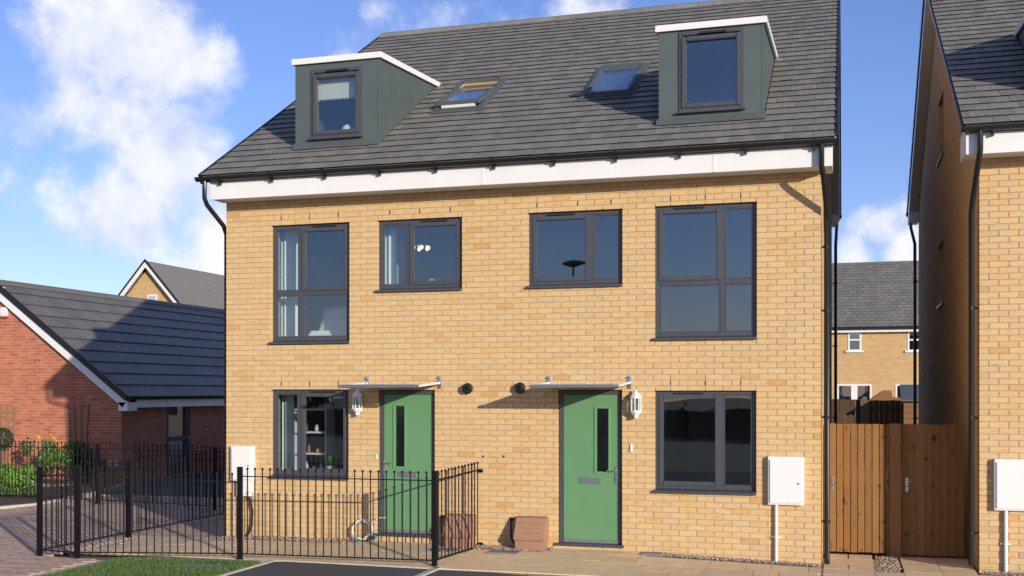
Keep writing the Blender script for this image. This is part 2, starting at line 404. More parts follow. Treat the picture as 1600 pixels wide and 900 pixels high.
# paved strip before the house: riven slabs
bed = MB()
for i in range(24):
    for j in range(8):
        x0, x1 = -1.5 + i * .45, -1.5 + (i + 1) * .45; y0, y1 = -1.62 + j * .3, -1.62 + (j + 1) * .3
        bed.add([(x0, y0, gz(x0, y0) - .012), (x1, y0, gz(x1, y0) - .012), (x1, y1, gz(x1, y1) - .012), (x0, y1, gz(x0, y1) - .012)], [(0, 1, 2, 3)])
patio = tag(bed.build('paved_path', 'kerb'), kind='structure')
it = []
rows = [(-1.58, -1.13), (-1.13, -.68), (-.68, -.24)]
def slab(x0, x1, y0, y1):
    g = .004; c = ((x0 + x1) / 2, (y0 + y1) / 2)
    P = [(x0 + g, y0 + g), (x1 - g, y0 + g), (x1 - g, y1 - g), (x0 + g, y1 - g)]
    j = random.uniform(-.0015, .0015)
    vs_ = [(a - c[0], b - c[1], gz(a, b) - .03) for a, b in P] + [(a - c[0], b - c[1], gz(a, b) + j) for a, b in P]
    it.append((1, (c, len(it)), vs_, BOXF, (c[0], c[1], 0)))
for k, (y0, y1) in enumerate(rows):
    x = -1.45 + (.0, .22, .1)[k]
    while x < 8.35:
        wd = (.6, .45, .45, .6, .3)[(int(x * 7) + k) % 5]
        if not (x < 0 and y0 < -1.6): slab(x, min(x + wd, 8.4), y0, y1)
        x += wd
for (a, b) in ((1.9, 3.6), (4.9, 6.2)):            # slabs run up to the doors
    x = a
    while x < b - .1: slab(x, min(x + .45, b), -.24, .0); x += .45
x = -1.4
while x < -.05: slab(x, min(x + .45, -.02), -.24, .1); x += .45
# passage by the gates and apron right of the house
for (x0, x1, y0, y1) in [(8.42 + .3 * (k % 2), 8.42 + .3 * (k % 2) + .6, -1.58 + .45 * k, -1.13 + .45 * k) for k in range(6)]:
    slab(x0, min(x1, 9.02), y0, y1)
    if x0 > 8.5: slab(8.42, 8.71, y0, y1)
for k in range(6):
    y0 = -1.58 + .45 * k
    slab(9.36, 9.80, y0, y0 + .45); slab(9.80, 10.2, y0, y0 + .45)
for k in range(3): slab(9.02, 9.36, -1.58 + .42 * k, -1.16 + .42 * k)
for k in range(6): slab(10.2 + k * .45, 10.65 + k * .45, -1.58, -1.13); slab(10.2 + k * .45, 10.65 + k * .45, -1.13, -.68); slab(10.2 + k * .45, 10.65 + k * .45, -.68, -.22)
pieces('slab', patio, it, 'slab_object', 'slab_island')
# tarmac drives with pale edging
def edge_y(x): return -1.50 - .045 * max(0, x - 1.8)
drv = tag(MB().add([(x, y_, -.006) for x in [1.62 + .2 * i for i in range(12)] for y_ in (edge_y(x) - .05 if x > 1.8 else -1.62, -9)],
    [(2 * i, 2 * i + 1, 2 * i + 3, 2 * i + 2) for i in range(11)]).build('driveway', 'asphalt'), kind='structure')
drv2 = tag(MB().add([(3.90, -1.66, -.006), (3.90, -9, -.006), (8.0, -9, -.006), (8.0, -1.8, -.006), (5.1, -1.72, -.006)], [(0, 1, 2, 3, 4)]).build('driveway', 'asphalt'), kind='structure')
sheet('road', [(8.0, -9), (-40, -9), (-40, -16.5), (60, -16.5), (60, -9)], -.02, 'asphalt')
sheet('pavement', [(8.0, -9), (8.0, -1.6), (40, -1.6), (40, -9)], -.02, 'kerb')
k = MB()
for (p, q, wd) in (((1.60, -1.60), (1.5, -9), .06), ((3.84, -1.50), (3.84, -9), .085), ((1.6, -1.52), (3.86, -1.57), .06)):
    d = Vector((q[0] - p[0], q[1] - p[1], 0)).normalized(); n_ = Vector((-d.y, d.x, 0)) * wd / 2
    k.prism([Vector((*p, -.05)) + n_, Vector((*p, -.05)) - n_, Vector((*q, -.05)) - n_, Vector((*q, -.05)) + n_], (0, 0, .058))
tag(k.build('kerb_edging', 'kerb'), kind='structure')
k2 = MB(); pts = [(-.48, -9), (-.46, -4), (-.42, -2.6), (-.3, -2.05), (0, -1.86), (.6, -1.76), (1.55, -1.66)]
for a, b in zip(pts, pts[1:]):
    d = Vector((b[0] - a[0], b[1] - a[1], 0)).normalized(); n_ = Vector((-d.y, d.x, 0)) * .05
    k2.prism([Vector((*a, -.05)) + n_, Vector((*a, -.05)) - n_, Vector((*b, -.05)) - n_, Vector((*b, -.05)) + n_], (0, 0, .055))
tag(k2.build('kerb_edging', 'kerb'), kind='structure')
lawn = sheet('lawn', [(-.40, -9), (1.5, -9), (1.55, -1.72), (.6, -1.82), (0, -1.92), (-.26, -2.1), (-.37, -2.7)], -.002, 'turf')
g = MB()
for i in range(22000):
    y_ = random.uniform(-4.2, -1.75); x_ = random.uniform(-.4, 1.54)
    if y_ > -1.95 and x_ < .3 - (y_ + 1.95) * -1 and random.random() < .9 and x_ < 0: continue
    if .55 < x_ < 1.25 and -2.35 < y_ < -2.02 and random.random() < .9: continue
    h = random.uniform(.02, .05); a = random.uniform(0, 6.28); dx, dy = math.cos(a) * .004, math.sin(a) * .004; lx, ly = random.uniform(-.02, .02), random.uniform(-.02, .02)
    g.add([(x_ - dx, y_ - dy, 0), (x_ + dx, y_ + dy, 0), (x_ + lx, y_ + ly, h)], [(0, 1, 2)])
tag(g.build('grass', 'grass'), 'short green grass growing on the small front lawn', 'grass', kind='stuff')
sheet('manhole_cover', [(.6, -2.35), (1.2, -2.3), (1.2, -2.06), (.62, -2.08)], .006, 'cover')
# far side: tarmac path before the bungalow, planting bed
sheet('path', [(-6.05, 5.62), (-.06, 5.62), (-.06, 16), (-7.9, 16), (-7.9, 9.6), (-6.7, 7.2)], -.006, 'asphalt')
k3 = MB(); pts = [(-9.5, 1.9), (-6.5, 2.72), (-6.24, 3.5), (-6.5, 5.0), (-7.0, 6.9), (-7.8, 8.8)]
for a, b in zip(pts, pts[1:]):
    d = Vector((b[0] - a[0], b[1] - a[1], 0)).normalized(); n_ = Vector((-d.y, d.x, 0)) * .05
    k3.prism([Vector((*a, -.05)) + n_, Vector((*a, -.05)) - n_, Vector((*b, -.05)) - n_, Vector((*b, -.05)) + n_], (0, 0, .09))
k3.prism([(-6.3, 5.5, -.05), (-.06, 5.5, -.05), (-.06, 5.6, -.05), (-6.3, 5.6, -.05)], (0, 0, .075))
tag(k3.build('kerb_edging', 'kerb'), kind='structure')
sheet('planting_bed', [(-20, 1.6), (-9.5, 1.95), (-6.55, 2.75), (-6.28, 3.5), (-6.55, 5.0), (-7.05, 6.9), (-7.85, 8.8), (-20, 8.9)], .02, 'soil')
sheet('stepping_path', [(-20, 6.2), (-9.7, 6.3), (-8.3, 6.9), (-8.5, 7.6), (-20, 7.4)], .03, 'slab_island')
# gravel margins
g = MB()
def stone(x, y, z, r):
    a = random.uniform(0, 6.28); ca, sa = math.cos(a), math.sin(a); rx, ry, rz = r * random.uniform(.7, 1.2), r * random.uniform(.6, 1), r * random.uniform(.5, .9)
    P = [(1, 0, 0), (0, 1, 0), (-1, 0, 0), (0, -1, 0), (0, 0, 1), (0, 0, -1)]
    g.add([(x + (p[0] * ca * rx - p[1] * sa * ry), y + (p[0] * sa * rx + p[1] * ca * ry), z + p[2] * rz) for p in P],
          [(0, 1, 4), (1, 2, 4), (2, 3, 4), (3, 0, 4), (1, 0, 5), (2, 1, 5), (3, 2, 5), (0, 3, 5)])
for (a, b, n_, y0, y1) in ((.0, 1.95, 1100, -.26, -.0), (3.6, 4.95, 850, -.27, 0), (6.15, 8.36, 1500, -.14, 0), (10.26, 11.6, 900, -.26, 0), (-.25, .05, 130, -.3, .0)):
    for i in range(n_):
        x_, y_ = random.uniform(a, b), random.uniform(y0, y1); stone(x_, y_, gz(x_, y_) + .004 + random.uniform(0, .012), random.uniform(.009, .021))
for i in range(420):
    y_ = random.uniform(-.3, 1.0); x_ = random.uniform(9.06, 9.33); stone(x_, y_, gz(x_, y_) + random.uniform(-.006, .006), random.uniform(.01, .02))
tag(g.build('gravel', 'gravel'), 'brown pea gravel along the wall foot', 'gravel', kind='stuff')

# ------------------------------------------------------------------ windows, doors
def window(house, x0, x1, z0, z1, Y, mull=None, trans=None, sash=(0, 0), inner=.0, gm='glass', sill=True, fr='grey_frame'):
    """Y = wall face; frame stands 0.06 back. mull/trans = fractions; sash = (col,row) of the opening light"""
    yf, yb = Y + .055, Y + .125; fw = .052
    b = MB(); zb = z0 + .045
    b.box(x0, x0 + fw, yf, yb, zb, z1); b.box(x1 - fw, x1, yf, yb, zb, z1)
    b.box(x0 + fw, x1 - fw, yf, yb, z1 - fw, z1); b.box(x0 + fw, x1 - fw, yf, yb, zb, zb + fw)
    xs = [x0 + fw, x1 - fw]; zs = [zb + fw, z1 - fw]; hw = .03
    if mull: xm = x0 + (x1 - x0) * mull; b.box(xm - hw, xm + hw, yf + .002, yb - .002, zb + fw, z1 - fw); xcols = [(xs[0], xm - hw), (xm + hw, xs[1])]
    else: xcols = [(xs[0], xs[1])]
    if trans:
        zm = zb + (z1 - zb) * trans
        for a, c in xcols: b.box(a, c, yf + .003, yb - .003, zm - hw, zm + hw)
        zrows = [(zs[0], zm - hw), (zm + hw, zs[1])]
    else: zrows = [(zs[0], zs[1])]
    win = b.build('window', fr, house, bevel=.006)
    for ci, (a, c) in enumerate(xcols):
        for ri, (d, e) in enumerate(zrows):
            if (ci, ri) == sash:
                s = .048; q = MB(); ya, yz = yf - .014, yf + .05
                q.box(a - .012, a + s, ya, yz, d - .012, e + .012); q.box(c - s, c + .012, ya, yz, d - .012, e + .012)
                q.box(a + s, c - s, ya, yz, e - s, e + .012); q.box(a + s, c - s, ya, yz, d - .012, d + s)
                q.build('sash', fr, win, bevel=.008)
                B(a + s - .01, c - s + .01, yf + .02, yf + .026, d + s - .01, e - s + .01).build('pane', gm, win)
                vx = (a + c) / 2; B(vx - .19 if c - a > .5 else a + .05, vx + .19 if c - a > .5 else c - .05, yf - .026, yf - .0142, z1 - .040, z1 - .022).build('trickle_vent', 'dark_vent', win)
            else:
                q = MB(); s = .018; ya, yz = yf + .004, yf + .04     # glazing bead
                q.box(a, a + s, ya, yz, d, e); q.box(c - s, c, ya, yz, d, e); q.box(a + s, c - s, ya, yz, e - s, e); q.box(a + s, c - s, ya, yz, d, d + s)
                q.build('glazing_bead', fr, win, bevel=.004)
                B(a + .005, c - .005, yf + .02, yf + .026, d + .005, e - .005).build('pane', gm, win)
    if sill:
        MB().prism([(x0 - .03, Y - .045, z0 - .006), (x0 - .03, Y + .12, z0 - .006), (x0 - .03, Y + .12, z0 + .043), (x0 - .03, Y + .05, z0 + .043), (x0 - .03, Y - .045, z0 + .022)], (x1 - x0 + .034, 0, 0)).build('sill', fr, win, bevel=.004)
    return win
def door(house, x0, x1, z0, z1, Y, slot, letter, handle, side):
    yf = Y + .07; fw = .058
    b = MB(); b.box(x0, x0 + fw, yf - .02, yf + .07, z0, z1); b.box(x1 - fw, x1, yf - .02, yf + .07, z0, z1); b.box(x0 + fw, x1 - fw, yf - .02, yf + .07, z1 - fw, z1)
    b.build('door_frame', 'grey_frame', house, bevel=.006)
    B(x0 - .05, x1 + .03, Y - .03, yf + .07, z0 - .035, z0 - .001).build('door_step', 'grey_frame', house, bevel=.004)
    a, c, d, e = x0 + fw + .004, x1 - fw - .004, z0 + .045, z1 - fw - .004
    sx0, sx1, sz0, sz1 = slot
    lf = MB()
    for (p, q, r_, s_) in cells(a, c, d, e, [slot]): lf.box(p, q, yf, yf + .05, r_, s_)
    leaf = lf.build('door', 'green_door', house)
    leaf['label'] = 'green front door leaf with a tall narrow glazed slot'
    t = MB(); m_ = .032
    for (p, q, r_, s_) in ((sx0 - m_, sx0 + .002, sz0 - m_, sz1 + m_), (sx1 - .002, sx1 + m_, sz0 - m_, sz1 + m_), (sx0 + .002, sx1 - .002, sz1 - .002, sz1 + m_), (sx0 + .002, sx1 - .002, sz0 - m_, sz0 + .002)):
        t.box(p, q, yf - .014, yf + .03, r_, s_)
    t.build('glazing_frame', 'green_lip', leaf, bevel=.008)
    B(sx0, sx1, yf + .018, yf + .026, sz0, sz1).build('pane', 'glass_door', leaf)
    B(a + .002, c - .002, yf - .012, yf + .049, z0 + .004, z0 + .043).build('weather_bar', 'steel', leaf, bevel=.004)
    lx0, lx1, lz0, lz1 = letter
    lp = B(lx0, lx1, yf - .012, yf + .002, lz0, lz1).build('letter_plate', 'steel', leaf, bevel=.004)
    B(lx0 + .025, lx1 - .025, yf - .016, yf - .0125, lz0 + .018, lz1 - .018).build('letter_flap', 'steel', leaf, bevel=.002)
    hx, hz = handle
    hd = MB(); hd.box(hx - .016, hx + .016, yf - .010, yf + .002, hz - .13, hz + .09)
    hd.tube([(hx, yf - .005, hz + .04), (hx, yf - .05, hz + .04), (hx + side * .02, yf - .055, hz + .04), (hx + side * .12, yf - .052, hz + .038)], .0095, 8)
    hd.lathe((hx, yf - .010, hz - .06), [(.014, 0), (.014, -.01)], 10, 'y')
    hd.build('handle', 'steel', leaf, smooth=True)
    return leaf

# ------------------------------------------------------------------ main house
HX0, HX1, HD = -.03, 8.39, 11.7
house = empty('semi_detached_house', (4.18, 0, 0), 'pair of buff brick houses with two green front doors and roof dormers', 'house')
OPS = dict(W1=(.708, 1.935, 2.868, 4.58), W2=(2.374, 3.622, 3.578, 4.582), W3=(4.573, 5.855, 3.574, 4.59), W4=(6.291, 7.591, 2.852, 4.60),
           W5=(.708, 1.921, .932, 2.207), D1=(2.382, 3.223, .192, 2.2), D2=(4.986, 5.851, .155, 2.2), W6=(6.293, 7.584, .866, 2.19))
ops = list(OPS.values())
wm = MB()
for (a, b, c, d) in cells(HX0 + .012, HX1 - .012, -.15, 5.03, [(a - .013, b + .013, c - .013, d + .013) for a, b, c, d in ops]): wm.box(a, b, .006, .3, c, d)
wall = wm.build('wall', 'buff_mortar', house)
brick_face(wall, bond(HX0, HX1, -.07, 5.03, .225, .075, ops), 0, 'buff_brick_object', 'buff_brick_island')
for nm in ('W1', 'W2', 'W3', 'W4', 'W5', 'W6'):
    a, b, c, d = OPS[nm]; zc = -.07 + .075 * math.ceil((d + .07) / .075)
    for f in (.12, .5, .88):
        x = -.03 + .1125 + .1125 * round((a + (b - a) * f + .03 - .1125) / .1125); B(x - .006, x + .006, -.004, .02, zc + .008, zc + .068).build('weep_vent', 'dark_vent', house)
# side and rear walls (seen edge-on or not at all)
ZB = 5.93
for nm, X0_, X1_ in (('side_wall', HX1 - .3, HX1), ('side_wall', HX0, HX0 + .3)):
    MB().prism([(X0_, .101, -.15), (X0_, HD, -.15), (X0_, HD, ZB + .25), (X0_, 6.2, 9.08), (X0_, .302, 5.5), (X0_, .301, 5.02), (X0_, .101, 5.02)], (X1_ - X0_, 0, 0)).build(nm, 'buff_wall_y', house)
B(HX0 + .302, HX1 - .302, HD - .3, HD - .002, -.15, 5.95).build('rear_wall', 'buff_wall_x', house)
# rooms behind the glass
it_ = MB()
for z in (.1, 2.5, 5.12): it_.box(HX0 + .31, HX1 - .31, .31, 4.2, z, z + .08)
it_.build('floor', 'carpet', house)
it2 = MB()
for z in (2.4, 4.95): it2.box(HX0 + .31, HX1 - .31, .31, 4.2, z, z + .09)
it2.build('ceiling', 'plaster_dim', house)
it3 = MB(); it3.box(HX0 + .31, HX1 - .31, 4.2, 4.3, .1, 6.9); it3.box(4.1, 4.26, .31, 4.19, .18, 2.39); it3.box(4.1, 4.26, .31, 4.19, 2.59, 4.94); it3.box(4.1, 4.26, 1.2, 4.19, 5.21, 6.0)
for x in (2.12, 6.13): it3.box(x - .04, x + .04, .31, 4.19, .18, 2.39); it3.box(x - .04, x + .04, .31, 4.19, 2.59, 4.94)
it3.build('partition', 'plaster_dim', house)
window(house, *OPS['W1'], 0, .36, .415, (1, 1)); window(house, *OPS['W2'], 0, .355, None, (1, 0))
window(house, *OPS['W3'], 0, .665, None, (0, 0)); window(house, *OPS['W4'], 0, .665, .415, (0, 1))
window(house, *OPS['W5'], 0, .355, None, (1, 0)); window(house, *OPS['W6'], 0, .655, None, (0, 0))
def X_(px, py=612): return onY(px, py, .07).x
def Z_(px, py): return onY(px, py, .07).z
door(house, *OPS['D1'], 0, (X_(617.5), X_(632), Z_(624, 729), Z_(624, 634)), (X_(622), X_(652), Z_(636, 745.5), Z_(636, 737)), (X_(601), Z_(601, 727)), 1)
door(house, *OPS['D2'], 0, (X_(932), X_(950.5), Z_(940, 737), Z_(940, 638)), (X_(905), X_(940), Z_(922, 755.5), Z_(922, 746)), (X_(963), Z_(963, 740)), -1)
# roof
YE, ZE, YR, ZR = -.42, 5.262, 6.2, 9.275
PM = (ZR - ZE) / (YR - YE); PA = math.atan(PM); SL = (YR - YE) / math.cos(PA)
RX0, RX1 = -.2, 8.57
class Slope:
    """front roof slope: s = distance up from the eave, n = height off the deck"""
    def __init__(s, ye, ze, pa): s.ye, s.ze, s.pa = ye, ze, pa; s.up = Vector((0, math.cos(pa), math.sin(pa))); s.nr = Vector((0, -math.sin(pa), math.cos(pa)))
    def p(s, x, t, n=0): return Vector((x, s.ye, s.ze)) + s.up * t + s.nr * n
TILE_F = [(0, 1, 2, 3), (4, 7, 6, 5), (0, 4, 5, 1), (1, 5, 6, 2), (2, 6, 7, 3), (3, 7, 4, 0)]
def lay_tiles(parent, S, rects, gauge, mo, mi, lap=.05, lip=.024, gap=.003, limit=300):
    it = []
    for (a, b, c, d) in rects:
        w_, h_ = round(b - a - gap, 3), round(d - c, 3)
        u = S.up; n = S.nr; hw_ = w_ / 2
        def q(x, t, h): return Vector((x, 0, 0)) + u * t + n * h
        l1 = lip if h_ > gauge * .8 else lip * .8
        vs_ = [q(-hw_, .045, -.002), q(hw_, .045, -.002), q(hw_, h_ + lap, -.002), q(-hw_, h_ + lap, -.002),
               q(-hw_, 0, l1), q(hw_, 0, l1), q(hw_, h_ + lap, l1 * .12), q(-hw_, h_ + lap, l1 * .12)]
        loc = S.p((a + b) / 2 + random.uniform(-.0015, .0015), c + random.uniform(-.003, .003), .004 + random.uniform(-.0015, .0025))
        v = loc - CAM; z = v.dot(FW); px = 800 + F_PX * v.dot(RT) / z; py = HY - F_PX * v.z / z
        it.append((w_ * h_ / z / z if -10 < px < 1610 and -10 < py < 910 else 0, (w_, h_), [tuple(p) for p in vs_], [(3, 2, 1, 0), (4, 5, 6, 7), (1, 5, 4, 0), (2, 6, 5, 1), (3, 7, 6, 2), (0, 4, 7, 3)], loc))
    pieces('tile', parent, it, mo, mi, limit)
DORM = [(.905, 2.235, .38), (6.286, 7.655, .38)]          # x0, x1, front Y
DT = 7.0; DRISE = .085                                    # dormer roof underside at front, rise per metre
def s_of(y): return (y - YE) / math.cos(PA)
yap = (DT - DRISE * .38 - ZE + PM * YE) / (PM - DRISE)
SKY = [(2.67, 3.41, 1.50, 2.79), (4.94, 5.69, 1.57, 2.94)]
rops = [(a - .01, b + .01, s_of(c), s_of(yap) + .05) for a, b, c in DORM] + [(a, b, s_of(c), s_of(d)) for a, b, c, d in SKY]
S = Slope(YE, ZE, PA)
def slab_slope(b, S, x0, x1, s0, s1, n0, n1):
    b.add([S.p(x0, s0, n0), S.p(x1, s0, n0), S.p(x1, s1, n0), S.p(x0, s1, n0), S.p(x0, s0, n1), S.p(x1, s0, n1), S.p(x1, s1, n1), S.p(x0, s1, n1)], BOXF)
dk = MB()
for (a, b, c, d) in cells(RX0 + .02, RX1 - .02, .02, SL, rops): slab_slope(dk, S, a, b, c, d, -.10, -.0)
PB = math.atan((ZR - (ZB + .32)) / (HD + .42 - YR))
dk.prism([(RX0 + .02, YR, ZR - .10), (RX0 + .02, HD + .42, ZB + .22), (RX0 + .02, HD + .42, ZB + .32), (RX0 + .02, YR, ZR)], (RX1 - RX0 - .04, 0, 0))
roof = dk.build('roof', 'slate_tile_object', house)
lay_tiles(roof, S, bond(RX0, RX1, 0, SL - .05, .170, .25, rops, (0, .5), .03, .04), .25, 'roof_tile_object', 'roof_tile_island')
rg = MB(); x = RX0
while x < RX1 - .05:
    e = min(x + .45, RX1)
    rg.prism([(x + .003, YR - .15, ZR - .06), (x + .003, YR - .11, ZR + .02), (x + .003, YR, ZR + .075), (x + .003, YR + .11, ZR + .02), (x + .003, YR + .15, ZR - .06)], (e - x - .006, 0, 0)); x = e
rg.build('ridge_tile', 'roof_tile_island', roof)
vb = MB()
for X0_, X1_ in ((RX1 - .002, RX1 + .028), (RX0 - .026, RX0 + .002)):        # verge caps, front and rear slope
    vb.prism([S.p(X0_, 0, -.11), S.p(X0_, SL, -.11), S.p(X0_, SL, .035), S.p(X0_, 0, .035)], (X1_ - X0_, 0, 0))
    vb.prism([(X0_, YR, ZR - .11), (X0_, HD + .42, ZB + .19), (X0_, HD + .42, ZB + .34), (X0_, YR, ZR + .03)], (X1_ - X0_, 0, 0))
vb.build('verge', 'black_plastic', roof)
sf = MB()                                                                    # verge soffits, brown in shade
for X0_, X1_ in ((HX1 + .002, RX1 - .004), (RX0 + .004, HX0 - .002)):
    sf.prism([S.p(X0_, .5, -.20), S.p(X0_, SL, -.20), S.p(X0_, SL, -.112), S.p(X0_, .5, -.112)], (X1_ - X0_, 0, 0))
    sf.prism([(X0_, YR, ZR - .22), (X0_, HD + .3, ZB + .12), (X0_, HD + .3, ZB + .20), (X0_, YR, ZR - .12)], (X1_ - X0_, 0, 0))
sf.build('verge_soffit', 'white_upvc', house)
fb = MB(); fb.box(-.075, 8.525, -.365, -.34, 4.935, 5.19); fb.box(-.075, 8.525, -.339, -.002, 4.945, 4.965)
fb.build('fascia', 'white_upvc', house, bevel=.003)
for x in (4.05, 7.1): B(x - .02, x + .02, -.3685, -.3655, 4.937, 5.188).build('fascia_joint', 'white_upvc', house)
fe = MB(); fe.box(HX1 + .003, 8.525, -.338, .30, 4.966, 5.3); fe.box(-.075, HX0 - .003, -.338, .3, 4.966, 5.25); fe.build('eave_box', 'white_upvc', house, bevel=.003)
bb = MB(); bb.box(HX1 + .003, 8.535, HD - .1, HD + .36, ZB, ZB + .22); bb.box(-.075, 8.40, HD + .33, HD + .36, ZB, ZB + .2); bb.build('rear_fascia', 'white_upvc', house)
def gutter(parent, x0, x1, Y, Z, r=.062, name='gutter', clips=True):
    b = MB(); n = 8; prof = [(Y - r * math.cos(math.pi * k / n), Z - r * math.sin(math.pi * k / n) * .95) for k in range(n + 1)]
    inn = [(Y - (r - .006) * math.cos(math.pi * k / n), Z - (r - .006) * math.sin(math.pi * k / n) * .95) for k in range(n, -1, -1)]
    b.prism([(x0, a, c) for a, c in prof + inn], (x1 - x0, 0, 0))
    for e in (x0 - .006, x1): b.prism([(e, a, c) for a, c in prof], (.006, 0, 0))
    gt = b.build(name, 'black_plastic', parent)
    if clips:
        x = x0 + .35
        while x < x1 - .2:
            c = MB(); c.box(x - .018, x + .018, Y - r - .006, Y + r + .012, Z - .012, Z + .006); c.box(x - .014, x + .014, Y + r * .2, Y + r + .004, Z - r - .05, Z - .02); c.tube([(x, Y - r * .8, Z - r * .8), (x, Y, Z - r - .008), (x, Y + r, Z - r * .7)], .008, 5)
            c.build('gutter_clip', 'black_plastic', gt); x += .82
    return gt
gutter(house, -.24, 8.6, -.435, 5.245)
gutter(house, 8.3, 8.6, HD + .44, ZB + .28, clips=False)
def pipe(parent, pts, r=.034, clips=(), cd=(0, 1, 0), name='downpipe'):
    p = MB().tube(pts, r, 10).build(name, 'black_plastic', parent, smooth=True)
    for c in clips:
        c = Vector(c); cd_ = Vector(cd)
        q = MB().tube([c + Vector((0, 0, -.02)), c + Vector((0, 0, .02))], r + .007, 10); q.tube([c, c + cd_ * .08], .012, 6); q.build('pipe_clip', 'black_plastic', p)
    return p
pipe(house, [(8.40, -.43, 5.2), (8.40, -.43, 4.93), (8.42, -.36, 4.82), (8.455, -.06, 4.45), (8.458, .045, 4.33), (8.458, .045, .10), (8.458, .0, .03)], clips=[(8.458, .045, z) for z in (.55, 1.86, 3.2, 4.0)], cd=(-1, 0, 0))
pipe(house, [(-.12, -.43, 5.2), (-.12, -.43, 4.95), (-.11, -.38, 4.86), (-.105, .06, 4.62), (-.105, .14, 4.5), (-.105, .14, .05)])
pipe(house, [(8.49, HD + .44, ZB + .25), (8.49, HD + .44, ZB - .05), (8.475, HD - .2, ZB - .5), (8.475, HD - .2, .05)], clips=[(8.475, HD - .2, z) for z in (1.6, 3.2, 4.6)], cd=(-1, 0, 0))

# dormers
def roof_z(y): return ZE + PM * (y - YE)
def dormer(x0, x1, yf, wx, wz):
    face_top = DT
    dz = lambda y: DT + DRISE * (y - yf)
    b = MB()
    for (a, c, d, e) in cells(x0, x1, roof_z(yf) - .05, face_top, [(wx[0], wx[1], wz[0], wz[1])]): b.box(a, c, yf, yf + .09, d, e)
    dm = b.build('dormer', 'clad', house)
    for X0_, X1_, sx in ((x0, x0 + .08, -1), (x1 - .08, x1, 1)):
        MB().prism([(X0_, yf + .091, roof_z(yf + .09) - .06), (X0_, yf + .091, dz(yf + .09)), (X0_, yap, dz(yap)), (X0_, yap + .06, roof_z(yap) - .06)], (X1_ - X0_, 0, 0)).build('cheek', 'clad', dm)
        xs = X1_ if sx > 0 else X0_
        for yy in (yf + .75, yf + 1.45):
            B(xs - .004, xs + .004, yy, yy + .014, roof_z(yy) + .02, dz(yy) - .02).build('panel_seam', 'lead', dm)
    for sx, xe in ((-1, x0), (1, x1)):        # corner trims of the cladding
        B(xe - (.006 if sx < 0 else .024), xe + (.024 if sx < 0 else .006), yf - .004, yf + .03, roof_z(yf) + .02, face_top - .003).build('corner_trim', 'clad', dm, bevel=.002)
    MB().prism([(x0 + .09, yf + .095, DT - .07), (x0 + .09, yap + .2, dz(yap + .2) - .07), (x0 + .09, yap + .2, dz(yap + .2) - .005), (x0 + .09, yf + .095, DT - .005)], (x1 - x0 - .18, 0, 0)).build('dormer_ceiling', 'plaster', dm)
    # flat roof with white edge trim
    o = .045
    MB().prism([(x0 - o + .03, yf - o + .03, DT + .003), (x0 - o + .03, yap + .15, dz(yap + .15) + .003), (x0 - o + .03, yap + .15, dz(yap + .15) + .05), (x0 - o + .03, yf - o + .03, DT + .05)], (x1 - x0 + 2 * o - .06, 0, 0)).build('dormer_roof', 'lead', dm)
    t = MB(); t.box(x0 - o, x1 + o, yf - o, yf - o + .028, DT - .012, DT + .072)
    for xa in (x0 - o, x1 + o - .028):
        t.prism([(xa, yf - o + .0285, DT - .012), (xa, yap + .02, dz(yap) - .012), (xa, yap + .14, dz(yap) + .075), (xa, yf - o + .0285, DT + .072)], (.028, 0, 0))
    t.build('roof_trim', 'white_upvc', dm)
    # lead apron
    MB().prism([S.p(x0 - .03, s_of(yf) - .09, .030), S.p(x0 - .03, s_of(yf) - .09, .036), (x0 - .03, yf - .003, roof_z(yf) + .085), (x0 - .03, yf - .003, roof_z(yf) + .03)], (x1 - x0 + .06, 0, 0)).build('lead_apron', 'lead', dm)
    wn = window_d(dm, wx[0], wx[1], wz[0], wz[1], yf)
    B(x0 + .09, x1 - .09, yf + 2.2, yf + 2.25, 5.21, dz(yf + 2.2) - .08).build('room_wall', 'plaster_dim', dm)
    return dm
def window_d(dm, x0, x1, z0, z1, Y):
    """sub-parts of a dormer: frame, sash, pane, vent and sill"""
    b = MB(); f = .05; yf = Y - .02
    b.box(x0, x0 + f, yf, Y + .08, z0, z1); b.box(x1 - f, x1, yf, Y + .08, z0, z1); b.box(x0 + f, x1 - f, yf, Y + .08, z1 - f, z1); b.box(x0 + f, x1 - f, yf, Y + .08, z0, z0 + f)
    b.build('window_frame', 'grey_frame', dm, bevel=.006)
    q = MB(); s = .062; a, c, d, e = x0 + f - .014, x1 - f + .014, z0 + f - .014, z1 - f - .02
    q.box(a, a + s, yf - .02, Y + .05, d, e); q.box(c - s, c, yf - .02, Y + .05, d, e); q.box(a + s, c - s, yf - .02, Y + .05, e - s, e); q.box(a + s, c - s, yf - .02, Y + .05, d, d + s)
    q.build('sash', 'grey_frame', dm, bevel=.01)
    B(a + s - .008, c - s + .008, Y + .01, Y + .016, d + s - .008, e - s + .008).build('pane', 'glass', dm)
    vx = (x0 + x1) / 2 + .03; B(vx - .17, vx + .17, yf - .03, yf - .0002, z1 - .05, z1 - .026).build('trickle_vent', 'dark_vent', dm)
    B(x0 - .02, x1 + .02, yf - .05, Y + .01, z0 - .03, z0 - .001).build('sill', 'grey_frame', dm, bevel=.004)
dl = dormer(*DORM[0], (1.155, 1.965), (5.895, 6.895)); dr = dormer(*DORM[1], (6.55, 7.40), (5.905, 6.965))
